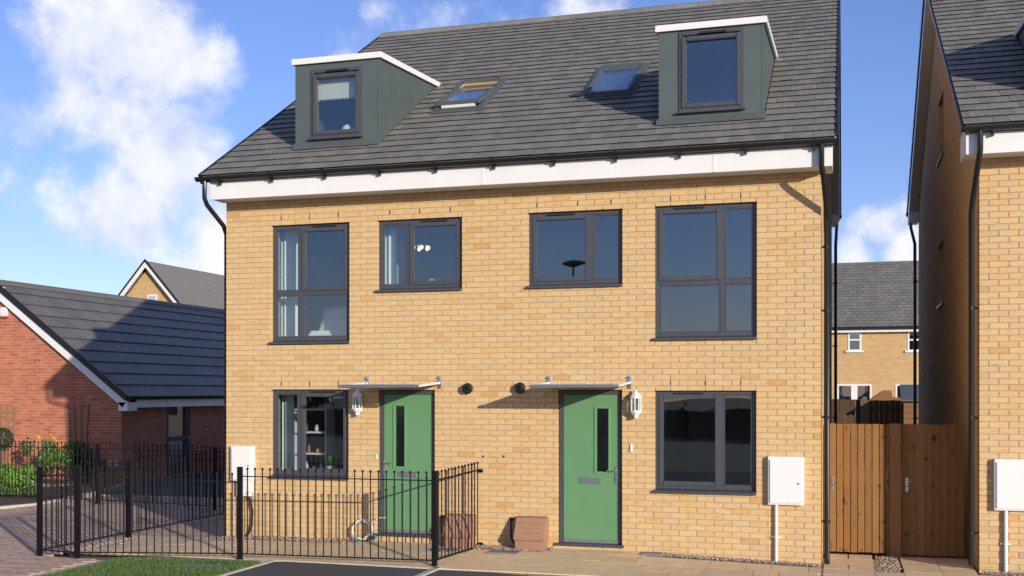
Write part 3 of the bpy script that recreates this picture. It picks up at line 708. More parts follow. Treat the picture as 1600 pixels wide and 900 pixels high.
# skylights
def skylight(x0, x1, y0, y1, tilt):
    s0, s1 = s_of(y0), s_of(y1); fw = .055
    b = MB()
    for (a, c, d, e) in ((x0 - .012, x0 + fw, s0, s1), (x1 - fw, x1 + .012, s0, s1), (x0 + fw, x1 - fw, s0, s0 + fw), (x0 + fw, x1 - fw, s1 - .10, s1 + .01)): slab_slope(b, S, a, c, d, e, -.09, .055 if d < s1 - .12 else .075)
    fr = b.build('skylight', 'lead', house, bevel=.004)
    fl = MB()
    for (a, c, d, e) in ((x0 - .05, x0 - .013, s0 - .02, s1 + .04), (x1 + .013, x1 + .05, s0 - .02, s1 + .04), (x0 - .05, x1 + .05, s0 - .09, s0 - .021)): slab_slope(fl, S, a, c, d, e, .026, .036)
    fl.build('flashing', 'lead', fr)
    inn = MB()
    for (a, c, d, e) in ((x0 + fw + .001, x0 + fw + .02, s0 + fw, s1 - .1), (x1 - fw - .02, x1 - fw - .001, s0 + fw, s1 - .1)): slab_slope(inn, S, a, c, d, e, -.30, .03)
    slab_slope(inn, S, x0 + fw + .021, x1 - fw - .021, s0 + fw, s0 + fw + .02, -.3, .03); slab_slope(inn, S, x0 + fw + .021, x1 - fw - .021, s1 - .121, s1 - .101, -.3, .03)
    inn.build('lining', 'pine' if tilt > .05 else 'plaster', fr)
    rv = MB(); slab_slope(rv, S, x0 + fw, x1 - fw, s0, s1, -.95, -.9); slab_slope(rv, S, x0, x0 + .03, s0, s1, -.9, -.31); slab_slope(rv, S, x1 - .03, x1, s0, s1, -.9, -.31); slab_slope(rv, S, x0 + .031, x1 - .031, s0, s0 + .03, -.9, -.31); slab_slope(rv, S, x0 + .031, x1 - .031, s1 - .03, s1, -.9, -.31)
    rv.build('reveal', 'plaster', fr)
    # sash turns on a pivot half-way up
    sm = (s0 + s1) / 2 - .02; half = (s1 - s0) / 2 - .075
    A = Slope(0, 0, PA - tilt); piv = S.p(0, sm, .045)
    def sp(x, t, n): return piv + Vector((x, 0, 0)) + A.up * t + A.nr * n
    def bx(mb, a, c, d, e, n0, n1): mb.add([sp(a, d, n0), sp(c, d, n0), sp(c, e, n0), sp(a, e, n0), sp(a, d, n1), sp(c, d, n1), sp(c, e, n1), sp(a, e, n1)], BOXF)
    q = MB(); m_ = .062; xa, xb = x0 + .022, x1 - .022
    bx(q, xa, xa + m_, -half, half, -.02, .03); bx(q, xb - m_, xb, -half, half, -.02, .03); bx(q, xa + m_, xb - m_, -half, -half + m_, -.02, .03); bx(q, xa + m_, xb - m_, half - m_, half, -.02, .03)
    q.build('sash', 'lead', fr, bevel=.004)
    q = MB(); bx(q, xa + m_ - .004, xb - m_ + .004, -half + m_ - .004, half - m_ + .004, .002, .008); q.build('pane', 'glass_sky', fr)
    if tilt > .1:
        q = MB(); bx(q, xa + .08, xb - .08, -half + .002, -half + .035, -.06, -.021); q.build('sash_rail', 'linen', fr)
    return fr
skylight(*SKY[0], R(6)); skylight(*SKY[1], R(1.5))

# flue terminals, small wall holes
for px, py in ((731, 607), (813, 606)):
    p = onY(px, py, -.03); fl = MB().lathe((p.x, 0, p.z), [(.062, .001), (.062, -.03), (.075, -.032), (.075, -.05), (.062, -.055), (.062, -.09), (.03, -.095), (.028, -.06)], 18, 'y').build('flue_terminal', 'black_plastic', smooth=True)
    tag(fl, 'round black flue terminal beside the canopy of the ' + ('railed-off door' if px < 770 else 'unrailed green door'), 'flue', 'black flue terminals on the wall')
for px in (755, 787):
    p = onY(px, 713, 0); MB().lathe((p.x, 0, p.z), [(.014, .002), (.014, -.006), (.008, -.007)], 10, 'y').build('weep_vent', 'dark_vent', house)

# ------------------------------------------------------------------ canopies, lanterns, boxes on the wall
def canopy(x0, x1, Z, label):
    t = empty('door_canopy', ((x0 + x1) / 2, 0, Z), label, 'canopy')
    D = .88
    for x in (x0, x1):
        ar = MB().tube([(x, -.004, Z + .045), (x, -D, Z - .005)], .017, 8).build('arm', 'white_upvc', t, smooth=True)
        MB().lathe((x, .002, Z + .045), [(.036, 0), (.036, -.014), (.02, -.018)], 12, 'y').build('rose', 'steel', ar)
        br = MB().box(x - .022, x + .022, -.012, .001, Z - .03, Z + .14); br.tube([(x, -.005, Z + .12), (x, -.05, Z + .12)], .01, 6); br.build('wall_bracket', 'steel', ar)
    MB().tube([(x0 - .03, -D, Z - .005), (x1 + .03, -D, Z - .005)], .02, 10).build('front_rail', 'steel', t, smooth=True)
    sh = MB(); n = 8; v = []
    for k in range(n + 1):
        f = k / n; yy = -.004 - f * (D + .02); zz = Z + .024 - .010 * f
        v += [(x0 + .02, yy, zz), (x1 - .02, yy, zz), (x0 + .02, yy, zz + .008), (x1 - .02, yy, zz + .008)]
    f_ = []
    for k in range(n):
        a, b = 4 * k, 4 * k + 4; f_ += [(a, a + 1, b + 1, b), (a + 2, b + 2, b + 3, a + 3), (a, b, b + 2, a + 2), (a + 1, a + 3, b + 3, b + 1)]
    f_ += [(0, 2, 3, 1), (4 * n, 4 * n + 1, 4 * n + 3, 4 * n + 2)]
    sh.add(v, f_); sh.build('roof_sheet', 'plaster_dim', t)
    for f in (.33, .66):
        x = x0 + (x1 - x0) * f; MB().lathe((x, -D + .02, Z + .02), [(.012, 0), (.012, .018), (.006, .022)], 8).build('bolt', 'steel', t)
canopy(2.22, 3.30, 2.255, 'slim canopy over the green door behind the railings')
canopy(4.86, 5.955, 2.252, 'slim canopy over the green door beside the bare ground window')
def lantern(x, z, label):
    t = empty('wall_lantern', (x, 0, z - .17), label, 'lantern', 'white wall lanterns by the front doors')
    MB().box(x - .055, x + .055, -.012, .001, z - .13, z + .14).build('backplate', 'white_upvc', t, bevel=.008)
    y = -.075
    MB().lathe((x, y, z), [(.064, .085), (.078, .088), (.078, .1), (.066, .125), (.045, .155), (.02, .172), (.014, .18), (.016, .195), (.006, .205)], 8).build('cap', 'white_upvc', t)
    MB().lathe((x, y, z), [(.012, -.175), (.03, -.165), (.034, -.14), (.058, -.118), (.07, -.10), (.078, -.082), (.078, -.07)], 8).build('base_cup', 'white_upvc', t)
    for k in range(8):
        a = 2 * math.pi * k / 8; MB().box(x + .068 * math.cos(a) - .006, x + .068 * math.cos(a) + .006, y + .068 * math.sin(a) - .006, y + .068 * math.sin(a) + .006, z - .075, z + .09).build('cage_bar', 'white_upvc', t)
    MB().lathe((x, y, z), [(.058, -.069), (.06, .084)], 8).build('glass_body', 'glass_sky', t)
    MB().lathe((x, y, z), [(.02, -.069), (.024, -.02), (.014, .04)], 8).build('bulb', 'linen', t)
    MB().lathe((x, y - .03, z - .15), [(.018, -.018), (.022, 0), (.012, .016)], 8).build('sensor', 'white_upvc', t)
lantern(2.10, 2.02, 'white wall lantern between the shelf-lined window and green door')
lantern(6.052, 2.005, 'white wall lantern between green door and bare ground window')
B(5.965, 5.997, -.02, .001, onY(978, 706, 0).z, onY(978, 693, 0).z).build('doorbell', 'white_upvc', bevel=.004)
tag(bpy.data.objects['doorbell'], 'small white door bell on the brick right of the green door', 'door bell')
B(2.345, 2.372, -.018, .001, 1.235, 1.30).build('doorbell', 'white_upvc', bevel=.004)
tag(bpy.data.objects['doorbell.001'], 'small white door bell left of the railed-off green door', 'door bell')
def meter(x0, x1, z0, z1, gx, label, group=None, legz=-.02, Y=0, dz=0):
    t = empty('meter_box', ((x0 + x1) / 2, Y, z0), label, 'meter box', group)
    MB().box(x0, x1, Y - .075, Y + .002, z0, z1).build('casing', 'white_upvc', t, bevel=.008)
    MB().box(x0 + .025, x1 - .022, Y - .092, Y - .0755, z0 + .022, z1 - .035).build('cover_door', 'white_upvc', t, bevel=.006)
    MB().lathe((x1 - .07, Y - .092, (z0 + z1) / 2 - .03), [(.012, 0), (.012, -.008)], 8, 'y').build('lock', 'cover', t)
    p = MB().tube([(gx, Y - .035, z0 + .01), (gx, Y - .035, legz)], .021, 10).build('conduit', 'white_upvc', t, smooth=True)
    q = MB().tube([(gx, Y - .035, z0 * .45 - .012), (gx, Y - .035, z0 * .45 + .012)], .027, 10); q.box(gx - .06, gx + .06, Y - .02, Y + .001, z0 * .45 - .008, z0 * .45 + .008); q.build('conduit_clip', 'white_upvc', p)
    return t
meter(7.735, 8.184, .752, 1.36, 7.84, 'white meter box on buff brick left of the wooden gates')
RHX, RHY, RHZ = 10.24, .14, .06
# left box with its lower cabinet and cable
t = meter(.085, .455, .885, 1.39, .20, 'white meter box with looped black cable behind railings')
MB().box(.19, .43, -.085, .001, .665, .884).build('lower_cabinet', 'white_upvc', t, bevel=.006)
MB().tube([(.36, -.05, .67), (.40, -.06, .60), (.43, -.05, .45), (.42, -.05, .25), (.37, -.05, .12), (.30, -.06, .02)], .016, 8).build('cable', 'black_plastic', t, smooth=True)
# gas boxes
def gasbox(x0, x1, z0, label):
    t = empty('gas_meter_box', ((x0 + x1) / 2, -.12, z0), label, 'gas box')
    MB().prism([(x0 + .012, .0, z0), (x0 + .012, -.24, z0), (x0 + .012, -.255, z0 + .15), (x0 + .012, -.0, z0 + .15)], (x1 - x0 - .024, 0, 0)).build('base', 'gas_brown', t, bevel=.006)
    lid = MB().prism([(x0, .001, z0 + .151), (x0, -.275, z0 + .151), (x0, -.285, z0 + .19), (x0, -.15, z0 + .44), (x0, -.05, z0 + .455), (x0, .001, z0 + .455)], (x1 - x0, 0, 0)).build('lid', 'gas_brown', t, bevel=.008)
    for f in (.25, .5, .75):
        a = Vector((0, -.287, z0 + .19)).lerp(Vector((0, -.152, z0 + .442)), f); MB().tube([(x0 + .02, a.y, a.z), (x1 - .02, a.y, a.z)], .005, 5).build('rib', 'gas_brown', lid)
    pp = MB().lathe((x0 - .10, .001, z0 + .40), [(.03, 0), (.03, -.02), (.014, -.024)], 10, 'y'); pp.tube([(x0 - .10, -.02, z0 + .40), (x0 - .10, -.05, z0 + .36), (x0 - .095, -.05, z0 + .16), (x0 - .05, -.06, z0 + .08), (x0 + .03, -.07, z0 + .06)], .013, 8)
    pp.build('gas_pipe', 'black_plastic', t, smooth=True)
gasbox(4.44, 4.86, .05, 'brown gas meter box on the ground beside the green door')
gasbox(3.44, 3.84, .05, 'brown gas meter box inside the railed corner')
# coiled hose
hc = onY(566, 832, -.12)
h = MB()
for k in range(2):
    r = .155 - .02 * k; h.tube([(hc.x - .02 + r * math.cos(a * .35), -.04 - .04 * k - .06 * (1 - math.sin(a * .35)) / 2, .245 + r * .9 * math.sin(a * .35)) for a in range(19)], .009, 6)
h.tube([(hc.x + .1, -.05, .33), (hc.x + .2, -.03, .41), (hc.x + .32, -.008, .415)], .006, 6)
hs_ = h.build('coiled_hose', 'hose', smooth=True); tag(hs_, 'pale coiled hose leaning on the wall beside the door', 'hose')
MB().tube([(hc.x + .1, -.1, .13), (hc.x + .2, -.11, .15)], .03, 8).build('hose_connector', 'blue_plastic', hs_)
MB().tube([(hc.x - .13, -.14, .1), (hc.x - .06, -.15, .09)], .022, 8).build('hose_connector', 'blue_plastic', hs_)
# drain covers in the path
for (x0, x1, y0, y1) in ((4.15, 4.55, -.50, -.28), (3.3, 3.7, -.52, -.3)):
    c = tag(B(x0, x1, y0, y1, gz(x0, y0) - .01, gz(x0, y1) + .006).build('drain_cover', 'cover', bevel=.003), 'grey drain cover in the slabs ' + ('outside the railings' if x0 > 4 else 'inside the railed corner'), 'drain cover', 'drain covers in the path')
c = tag(B(6.15, 6.4, -.17, -.03, .0, gz(6.2, -.1) + .03).build('drain_gully', 'cover', bevel=.003), 'small drain gully at the wall right of the door', 'drain')

# ------------------------------------------------------------------ rooms: things behind the glass
def curtain(x0, x1, y, z0, z1, label, m='curtain', waves=5):
    b = MB(); n = waves * 8; v = []; f = []
    for k in range(n + 1):
        x = x0 + (x1 - x0) * k / n; yy = y + .028 * math.sin(k / 8 * 2 * math.pi)
        v += [(x, yy, z0), (x, yy, z1), (x, yy + .006, z0), (x, yy + .006, z1)]
    for k in range(n):
        a = 4 * k; f += [(a, a + 4, a + 5, a + 1), (a + 2, a + 3, a + 7, a + 6), (a, a + 2, a + 6, a + 4), (a + 1, a + 5, a + 7, a + 3)]
    f += [(0, 1, 3, 2), (4 * n, 4 * n + 2, 4 * n + 3, 4 * n + 1)]
    b.add(v, f); o = b.build('curtain', m, smooth=True); tag(o, label, 'curtain')
curtain(.66, 1.0, .40, 2.60, 4.7, 'pale curtain drawn aside in the tall bedroom window', waves=4)
curtain(2.33, 2.50, .38, 3.35, 4.7, 'pale curtain at the edge of the small upstairs window', waves=2)
curtain(.67, .87, .40, .6, 2.36, 'pale curtain beside the shelves in the ground window', waves=2)
# round mirror and bed in the bedroom
B(.2705, .285, .305, 4.19, 2.59, 4.94).build('wall_lining', 'teal_paint', house)
mp_ = onX(503, 408, .30)
t = empty('round_mirror', (.286, mp_.y, mp_.z - .3), 'round pale framed mirror seen through the bedroom window', 'mirror')
def ring(prof, name, m):
    b = MB(); n = 28; o = []
    for r_, h in prof: o += [(.286 + h, mp_.y + r_ * 1.25 * math.cos(2 * math.pi * k / n), mp_.z + r_ * math.sin(2 * math.pi * k / n)) for k in range(n)]
    b.add(o, [(i * n + k, i * n + (k + 1) % n, (i + 1) * n + (k + 1) % n, (i + 1) * n + k) for i in range(len(prof) - 1) for k in range(n)] + [tuple(range((len(prof) - 1) * n, len(prof) * n))])
    return b.build(name, m, t, smooth=True)
ring([(.17, .001), (.30, .001), (.31, .02), (.24, .05), (.17, .03)], 'mirror_frame', 'linen')
ring([(.17, .012), (.168, .014)], 'mirror_glass', 'steel')
t = empty('bed', (1.55, 1.2, 2.58), 'bed with white pillows behind the bedroom window', 'bed')
def pillow(x, y, z, w_, d, h, rx, name='pillow', m='linen'):
    b = MB(); n = 8; v = []; f = []
    for i in range(n + 1):
        for j in range(n + 1):
            u, w2 = i / n * 2 - 1, j / n * 2 - 1; th = (1 - u ** 4) * (1 - w2 ** 4)
            v.append(Vector((u * w_ / 2, w2 * h / 2, th * d / 2)))
    v2 = [Vector((p.x, p.y, -p.z)) for p in v]; o = len(v); mt = Matrix.Rotation(rx, 3, 'X')
    for i in range(n):
        for j in range(n):
            a = i * (n + 1) + j; f += [(a, a + n + 1, a + n + 2, a + 1), (o + a, o + a + 1, o + a + n + 2, o + a + n + 1)]
    b.add([mt @ p + Vector((x, y, z)) for p in v + v2], f); return b.build(name, m, t, smooth=True)
MB().box(1.05, 2.05, .45, 1.9, 2.85, 3.08).build('mattress', 'linen', t, bevel=.04)
MB().box(1.05, 2.05, .44, 1.95, 2.58, 2.849).build('bed_base', 'carpet', t, bevel=.01)
pillow(1.35, .75, 3.26, .42, .16, .42, R(65)); pillow(1.72, .9, 3.27, .46, .18, .44, R(60)); pillow(1.62, .6, 3.16, .34, .14, .3, R(50)); pillow(1.9, .62, 3.2, .3, .14, .34, R(70), m='teal_paint')
# pendant and lamp in the small upstairs room
pe = onY(657, 389, 1.3)
t = empty('pendant_light', (pe.x, 1.3, pe.z), 'small sparkling pendant light in the upstairs room', 'lamp')
MB().tube([(pe.x, 1.3, 4.96), (pe.x, 1.3, pe.z + .08)], .008, 6).build('cord', 'steel', t)
for k in range(6):
    a = k * math.pi / 3; MB().lathe((pe.x + .13 * math.cos(a), 1.3 + .13 * math.sin(a), pe.z - .02), [(.008, 0), (.028, .02), (.024, .05), (.008, .06)], 8).build('bulb', 'bulb_lit', t)
MB().lathe((pe.x, 1.3, pe.z + .04), [(.15, .0), (.15, .015), (.02, .05)], 16).build('hoop', 'steel', t)
t = empty('table_lamp', (3.0, .6, 3.3), 'table lamp with pinkish shade behind the small upstairs window', 'lamp')
MB().lathe((3.0, .6, 3.64), [(.12, 0), (.085, .16)], 16).build('lamp_shade', 'mirror_frame', t)
MB().lathe((3.0, .6, 3.3), [(.06, 0), (.05, .02), (.012, .05), (.012, .3)], 10).build('lamp_stand', 'steel', t)
t = tag(MB().box(2.6, 3.3, .36, .96, 3.18, 3.3).box(2.63, 2.68, .38, .43, 2.58, 3.18).box(3.22, 3.27, .38, .43, 2.58, 3.18).box(2.63, 2.68, .88, .93, 2.58, 3.18).box(3.22, 3.27, .88, .93, 2.58, 3.18).build('side_table', 'old_fence'), 'dark table carrying a lamp in the upstairs room', 'table')
# shelves, plant in the ground room
t = empty('shelf_unit', (.98, .8, .18), 'white open shelves with ornaments inside the ground window', 'shelves')
for z in (.5, .95, 1.24, 1.56, 1.9): B(.74, 1.26, .62, .92, z, z + .025).build('shelf', 'linen', t)
for x in (.72, 1.261): B(x, x + .018, .62, .92, .18, 2.0).build('side_panel', 'linen', t)
for i, (x, z, r, hh, m_) in enumerate(((.85, 1.265, .035, .09, 'pot'), (.95, 1.265, .025, .12, 'terracotta'), (1.1, 1.265, .04, .07, 'pine'), (.9, .975, .04, .16, 'pot'), (1.03, .975, .03, .1, 'blue_plastic'), (1.15, .975, .03, .13, 'linen'), (.9, 1.585, .035, .12, 'lead'), (1.08, 1.585, .04, .1, 'pot'))):
    tag(MB().lathe((x, .72, z), [(r * .7, 0), (r, hh * .35), (r * .8, hh * .7), (r * .45, hh * .85), (r * .55, hh)], 12).build('ornament', m_, smooth=True), ('squat pale pot', 'slim terracotta vase', 'low pine-coloured pot', 'tall pale vase', 'small blue vase', 'white vase', 'grey-green vase', 'pale pot on the top shelf')[i] + ' standing on the white shelves', 'ornament', 'ornaments on the shelves')
def leafplant(x, y, z, n, h, spread, label, m='leaf_bright', group=None):
    t = empty('potted_plant', (x, y, z), label, 'plant', group)
    MB().lathe((x, y, z), [(.05, 0), (.075, .11), (.07, .112)], 12).build('pot', 'pot', t)
    for k in range(n):
        a = 2 * math.pi * k / n + random.uniform(-.3, .3); L = h * random.uniform(.75, 1.1); sp_ = spread * random.uniform(.5, 1.1); v = []; f = []
        for i in range(6):
            q = i / 5; r_ = sp_ * q ** 1.3; zz = z + .1 + L * (q - .35 * q * q); wd = .03 * math.sin(math.pi * min(.98, q * .9 + .1))
            c = Vector((x + r_ * math.cos(a), y + r_ * math.sin(a), zz)); sd_ = Vector((-math.sin(a), math.cos(a), 0)) * wd
            v += [c - sd_, c + sd_]
        for i in range(5): f.append((2 * i, 2 * i + 1, 2 * i + 3, 2 * i + 2))
        MB().add(v, f).build('leaf', m, t)
leafplant(1.46, .41, .985, 13, .28, .24, 'green leafy pot plant on the ground window ledge')
tag(B(.72, 1.91, .305, .52, .93, .98).build('window_board', 'linen'), 'white window board under the potted plant', 'window board')
t = empty('coat_stand', (1.55, 1.6, .18), 'hanging clothes seen dimly through the ground window', 'clothes')
MB().tube([(1.35, 1.6, 1.72), (1.85, 1.6, 1.72)], .012, 6).build('rail', 'steel', t)
for x in (1.37, 1.83): MB().tube([(x, 1.6, .18), (x, 1.6, 1.73)], .014, 6).build('upright', 'steel', t)
for k, m_ in enumerate(('linen', 'blue_plastic', 'mirror_frame', 'terracotta')):
    MB().prism([(1.46 + k * .1, 1.42, 1.66), (1.46 + k * .1, 1.78, 1.66), (1.46 + k * .1, 1.84, 1.05), (1.46 + k * .1, 1.36, 1.05)], (.05, 0, .0)).build('garment', m_, t, bevel=.015)
# roller blind and ornament in the left dormer
b = MB(); n = 14; x0, x1, zt, zb = 1.2, 1.92, 6.86, 6.47; pts = []
for k in range(n): pts += [(x0 + (x1 - x0) * (k + .0) / n, .50, zb + .03), (x0 + (x1 - x0) * (k + .5) / n, .50, zb)]
pts += [(x1, .50, zb + .03), (x1, .50, zt), (x0, .50, zt)]
tag(b.prism(pts, (0, .006, 0)).build('roller_blind', 'blind'), 'cream blind with scalloped hem in the dormer window', 'blind')
tag(MB().lathe((1.66, .56, 5.945), [(.05, 0), (.085, .035), (.095, .08), (.08, .125), (.045, .155)], 16).build('ornament', 'linen', smooth=True), 'round white ornament on the dormer window ledge', 'ornament')
B(1.1, 2.0, .475, .7, 5.90, 5.944).build('window_ledge', 'linen', dl)

# ------------------------------------------------------------------ railings
def railing(name, runs, label, posts, group=None, bar_gap=.105, th=.02):
    t = empty(name, (*posts[0][:2], 0), label, 'railing', group)
    for (x, y, h) in posts:
        p = MB().box(x - .03, x + .03, y - .03, y + .03, -.05, h).build('post', 'black_paint', t, bevel=.005)
        B(x - .033, x + .033, y - .033, y + .033, h + .0005, h + .012).build('post_cap', 'black_paint', p, bevel=.004)
    bm_cache = {}
    for (a, b, za, zb, h) in runs:         # a,b plan points; rail heights at both ends; bar top above rail
        a, b = Vector((*a, 0)), Vector((*b, 0)); L = (b - a).length; d = (b - a).normalized(); n_ = Vector((-d.y, d.x, 0))
        for lo, hi in ((za, zb), (.075, .075)):
            r = MB(); r.prism([a + d * .03 + n_ * .018 + Vector((0, 0, lo - .006)), a + d * .03 - n_ * .018 + Vector((0, 0, lo - .006)), a + d * .03 - n_ * .018 + Vector((0, 0, lo + .006)), a + d * .03 + n_ * .018 + Vector((0, 0, lo + .006))], (b - a) - d * .06 + Vector((0, 0, hi - lo)))
            r.build('rail', 'black_paint', t)
        n = int(round(L / bar_gap))
        for k in range(1, n):
            f = k / n; p = a.lerp(b, f); top = za + (zb - za) * f + h; key = round(top, 3)
            me = bm_cache.get(key)
            if me is None:
                m_ = MB().tube([(0, 0, .062), (0, 0, top - .012)], .0085, 6, r1=None); m_.lathe((0, 0, top), [(.006, -.02), (.015, -.01), (.0175, 0), (.014, .01), (.005, .016)], 8)
                me = bpy.data.meshes.new('bar'); me.from_pydata(m_.v, [], m_.f); me.materials.append(M['black_paint']); bm_cache[key] = me
            o = bpy.data.objects.new('bar', me); col.objects.link(o); o.parent = t; o.location = p - ORG[t]
    return t
A_, B_, C_, D_ = (-1.60, -2.06), (-.975, -2.11), (1.125, -1.60), (3.762, -1.446)
E_, E2 = (-1.635, -.08), (-1.60, 3.75)
W_ = (3.90, -.01)
rl = railing('railing', [(A_, B_, 1.07, 1.07, .10), (B_, C_, 1.075, 1.0, .105), (C_, D_, 1.08, 1.07, .10), (D_, W_, 1.07, 1.12, .10)], 'black ball-topped railing around the left front garden', [(*A_, 1.17), (*B_, 1.18), (*C_, 1.19), (*D_, 1.18)])
for z in (1.10, .1): MB().box(3.87, 3.93, -.03, .001, z - .02, z + .02).build('wall_bracket', 'black_paint', rl)
railing('railing', [(A_[:1] + (A_[1] + .031,), E_, 1.05, 1.03, .10), (E_, E2, 1.03, 1.06, .10)], 'black side railing running back past the house', [(*E_, 1.14)])
railing('railing', [((-12.5, 5.1), (-8.9, 4.6), 1.07, 1.07, .1), ((-8.9, 4.6), (-5.277, 4.09), 1.07, 1.07, .10), ((-5.277, 4.09), (-2.47, 3.72), 1.07, 1.07, .10), ((-2.47, 3.72), (-1.66, 3.66), 1.07, 1.07, .1)],
        'black railing across the block paving before the red bungalow', [(-12.5, 5.1, 1.15), (-8.9, 4.6, 1.15), (-5.277, 4.09, 1.15), (-2.47, 3.72, 1.15)])

# ------------------------------------------------------------------ gates
def gate(x0, x1, Y, z0, z1, n, label, latchx, depth=.022, gap=.006, rails=True):
    t = empty('wooden_gate', ((x0 + x1) / 2, Y, z0), label, 'gate')
    w_ = (x1 - x0) / n
    for k in range(n):
        B(x0 + k * w_ + gap / 2, x0 + (k + 1) * w_ - gap / 2, Y + random.uniform(-.003, .003), Y + depth, z0 + random.uniform(-.006, .006), z1 + random.uniform(-.005, .005)).build('board', 'wood', t, bevel=.003)
    for z in (z0 + .2, (z0 + z1) / 2, z1 - .2): B(x0 + .01, x1 - .01, Y + depth + .001, Y + depth + .04, z - .045, z + .045).build('cross_rail', 'wood_plain', t)
    lp = B(latchx - .018, latchx + .018, Y - .008, Y + .002, .865, 1.045).build('latch_plate', 'steel', t, bevel=.004)
    MB().lathe((latchx, Y - .008, .93), [(.009, 0), (.009, -.008)], 8, 'y').build('keyhole', 'dark_vent', lp)
    MB().tube([(latchx, Y - .006, 1.0), (latchx, Y - .04, 1.0), (latchx + .05, Y - .045, 1.0)], .007, 6).build('handle', 'steel', lp)
gate(8.47, 9.20, 1.06, .04, 1.752, 8, 'wooden gate of spaced upright boards beside the downpipe', 8.515, gap=.008)
gate(9.39, 10.16, 1.06, .03, 1.752, 8, 'close-boarded wooden gate against the neighbouring house', 9.455, gap=.003)
tag(B(9.235, 9.385, 1.0, 1.12, -.05, 1.758).build('gate_post', 'wood', bevel=.006), 'broad timber post between the two wooden gates', 'gate post')
tag(B(9.203, 9.232, 1.03, 1.10, -.05, 1.75).build('gate_stop', 'wood', bevel=.003), 'thin timber strip on the gate post edge', 'gate stop')
tag(B(8.395, 8.465, 1.08, 1.16, -.05, 1.74).build('gate_post', 'wood', bevel=.006), 'timber gate post fixed to the house side wall', 'gate post')

# ------------------------------------------------------------------ neighbouring house at the right
nb = empty('neighbour_house', (RHX + 2, RHY, 0), 'neighbouring buff brick house cut by the picture edge', 'house')
NX1 = RHX + 8.4
w2 = MB()
nops = [(12.3, 13.5, 2.93, 4.65), (12.3, 13.5, .95, 2.25)]
for (a, b, c, d) in cells(RHX + .012, NX1, -.15, 5.10, [(a - .013, b + .013, c - .013, d + .013) for a, b, c, d in nops]): w2.box(a, b, RHY + .006, RHY + .3, c, d)
nwall = w2.build('wall', 'buff_mortar', nb)
brick_face(nwall, bond(RHX, 12.2, -.06, 5.10, .225, .075, (), (.5, 0)), RHY, 'buff_brick_object', 'buff_brick_island')
for o_ in nops: window(nb, *o_, RHY, .36, None, (1, 0))
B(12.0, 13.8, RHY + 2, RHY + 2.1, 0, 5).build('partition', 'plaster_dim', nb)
SW = MB(); wins = []
for py0, py1 in ((147, 250), (376, 478)):
    p0, p1 = onX(1465.5, py0, RHX), onX(1474, py1, RHX)
    wins.append((p1.y, p0.y, onX(1470, py1, RHX).z + .03, onX(1470, py0, RHX).z - .05))
NZ = RHZ + .015; ybk = HD + RHY
def rz_n(y): return roof_z(y - RHY) + NZ
def gtop(y):
    if y < RHY + .3: return 5.09
    if y <= YR + RHY: return rz_n(y) - .21
    f = (y - YR - RHY) / (ybk - YR - RHY); return (ZR + NZ - .21) * (1 - f) + (ZB + .3) * f
ys = sorted({RHY + .101, RHY + .3, RHY + .3001, YR + RHY, ybk} | {v for w_ in wins for v in w_[:2]})
for y0, y1 in zip(ys, ys[1:]):
    ym = (y0 + y1) / 2; lo = -.15
    for w_ in sorted([w_ for w_ in wins if w_[0] < ym < w_[1]], key=lambda w_: w_[2]):
        SW.box(RHX, RHX + .3, y0, y1, lo, w_[2]); lo = w_[3]
    SW.prism([(RHX, y0, lo), (RHX, y1, lo), (RHX, y1, gtop(y1)), (RHX, y0, gtop(y0))], (.3, 0, 0))
SW.build('side_wall', 'buff_wall_y', nb)
for (a, b, c, d) in wins:
    wn = B(RHX + .06, RHX + .11, a, b, c, d).build('side_window', 'grey_frame', nb)
    B(RHX + .05, RHX + .0595, a + .05, b - .05, c + .05, d - .05).build('pane', 'glass', wn)
    B(RHX - .03, RHX + .059, a - .02, b + .02, c - .045, c - .001).build('sill', 'grey_frame', wn)
S2 = Slope(YE + RHY, ZE + NZ, PA)
dk = MB()
def on_slope(px, py):
    d = ray(px, py); n = S2.nr; p0 = S2.p(0, 0); return CAM + d * ((p0 - CAM).dot(n) / d.dot(n))
ap = on_slope(1583, 50); NDX0 = ap.x + .02; NDX1 = NDX0 + 1.36
nrops = [(NDX0 - .01, NDX1 + .01, s_of(.38), s_of(yap) + .05)]
NR0, NR1 = 10.03, NX1 + .2
for (a, b, c, d) in cells(NR0 + .02, NR1, .02, SL, nrops): slab_slope(dk, S2, a, b, c, d, -.10, 0)
dk.prism([(NR0 + .02, YR + RHY, ZR + NZ - .1), (NR0 + .02, ybk + .42, ZB + .22), (NR0 + .02, ybk + .42, ZB + .32), (NR0 + .02, YR + RHY, ZR + NZ)], (NR1 - NR0 - .04, 0, 0))
nroof = dk.build('roof', 'slate_tile_object', nb)
lay_tiles(nroof, S2, bond(NR0, 13.0, 0, SL - .05, .170, .25, nrops, (0, .5), .03, .04), .25, 'roof_tile_object', 'roof_tile_island')
vb = MB()
vb.prism([S2.p(NR0 - .02, 0, -.07), S2.p(NR0 - .02, SL, -.07), S2.p(NR0 - .02, SL, -.004), S2.p(NR0 - .02, 0, -.004)], (.03, 0, 0))
vb.prism([(NR0 - .026, YR + RHY, ZR + NZ - .11), (NR0 - .026, ybk + .42, ZB + .19), (NR0 - .026, ybk + .42, ZB + .34), (NR0 - .026, YR + RHY, ZR + NZ + .03)], (.03, 0, 0))
vb.build('verge', 'black_plastic', nroof)
sf = MB()
sf.prism([S2.p(NR0 + .012, .5, -.19), S2.p(NR0 + .012, SL, -.19), S2.p(NR0 + .012, SL, -.102), S2.p(NR0 + .012, .5, -.102)], (RHX - NR0 - .014, 0, 0))
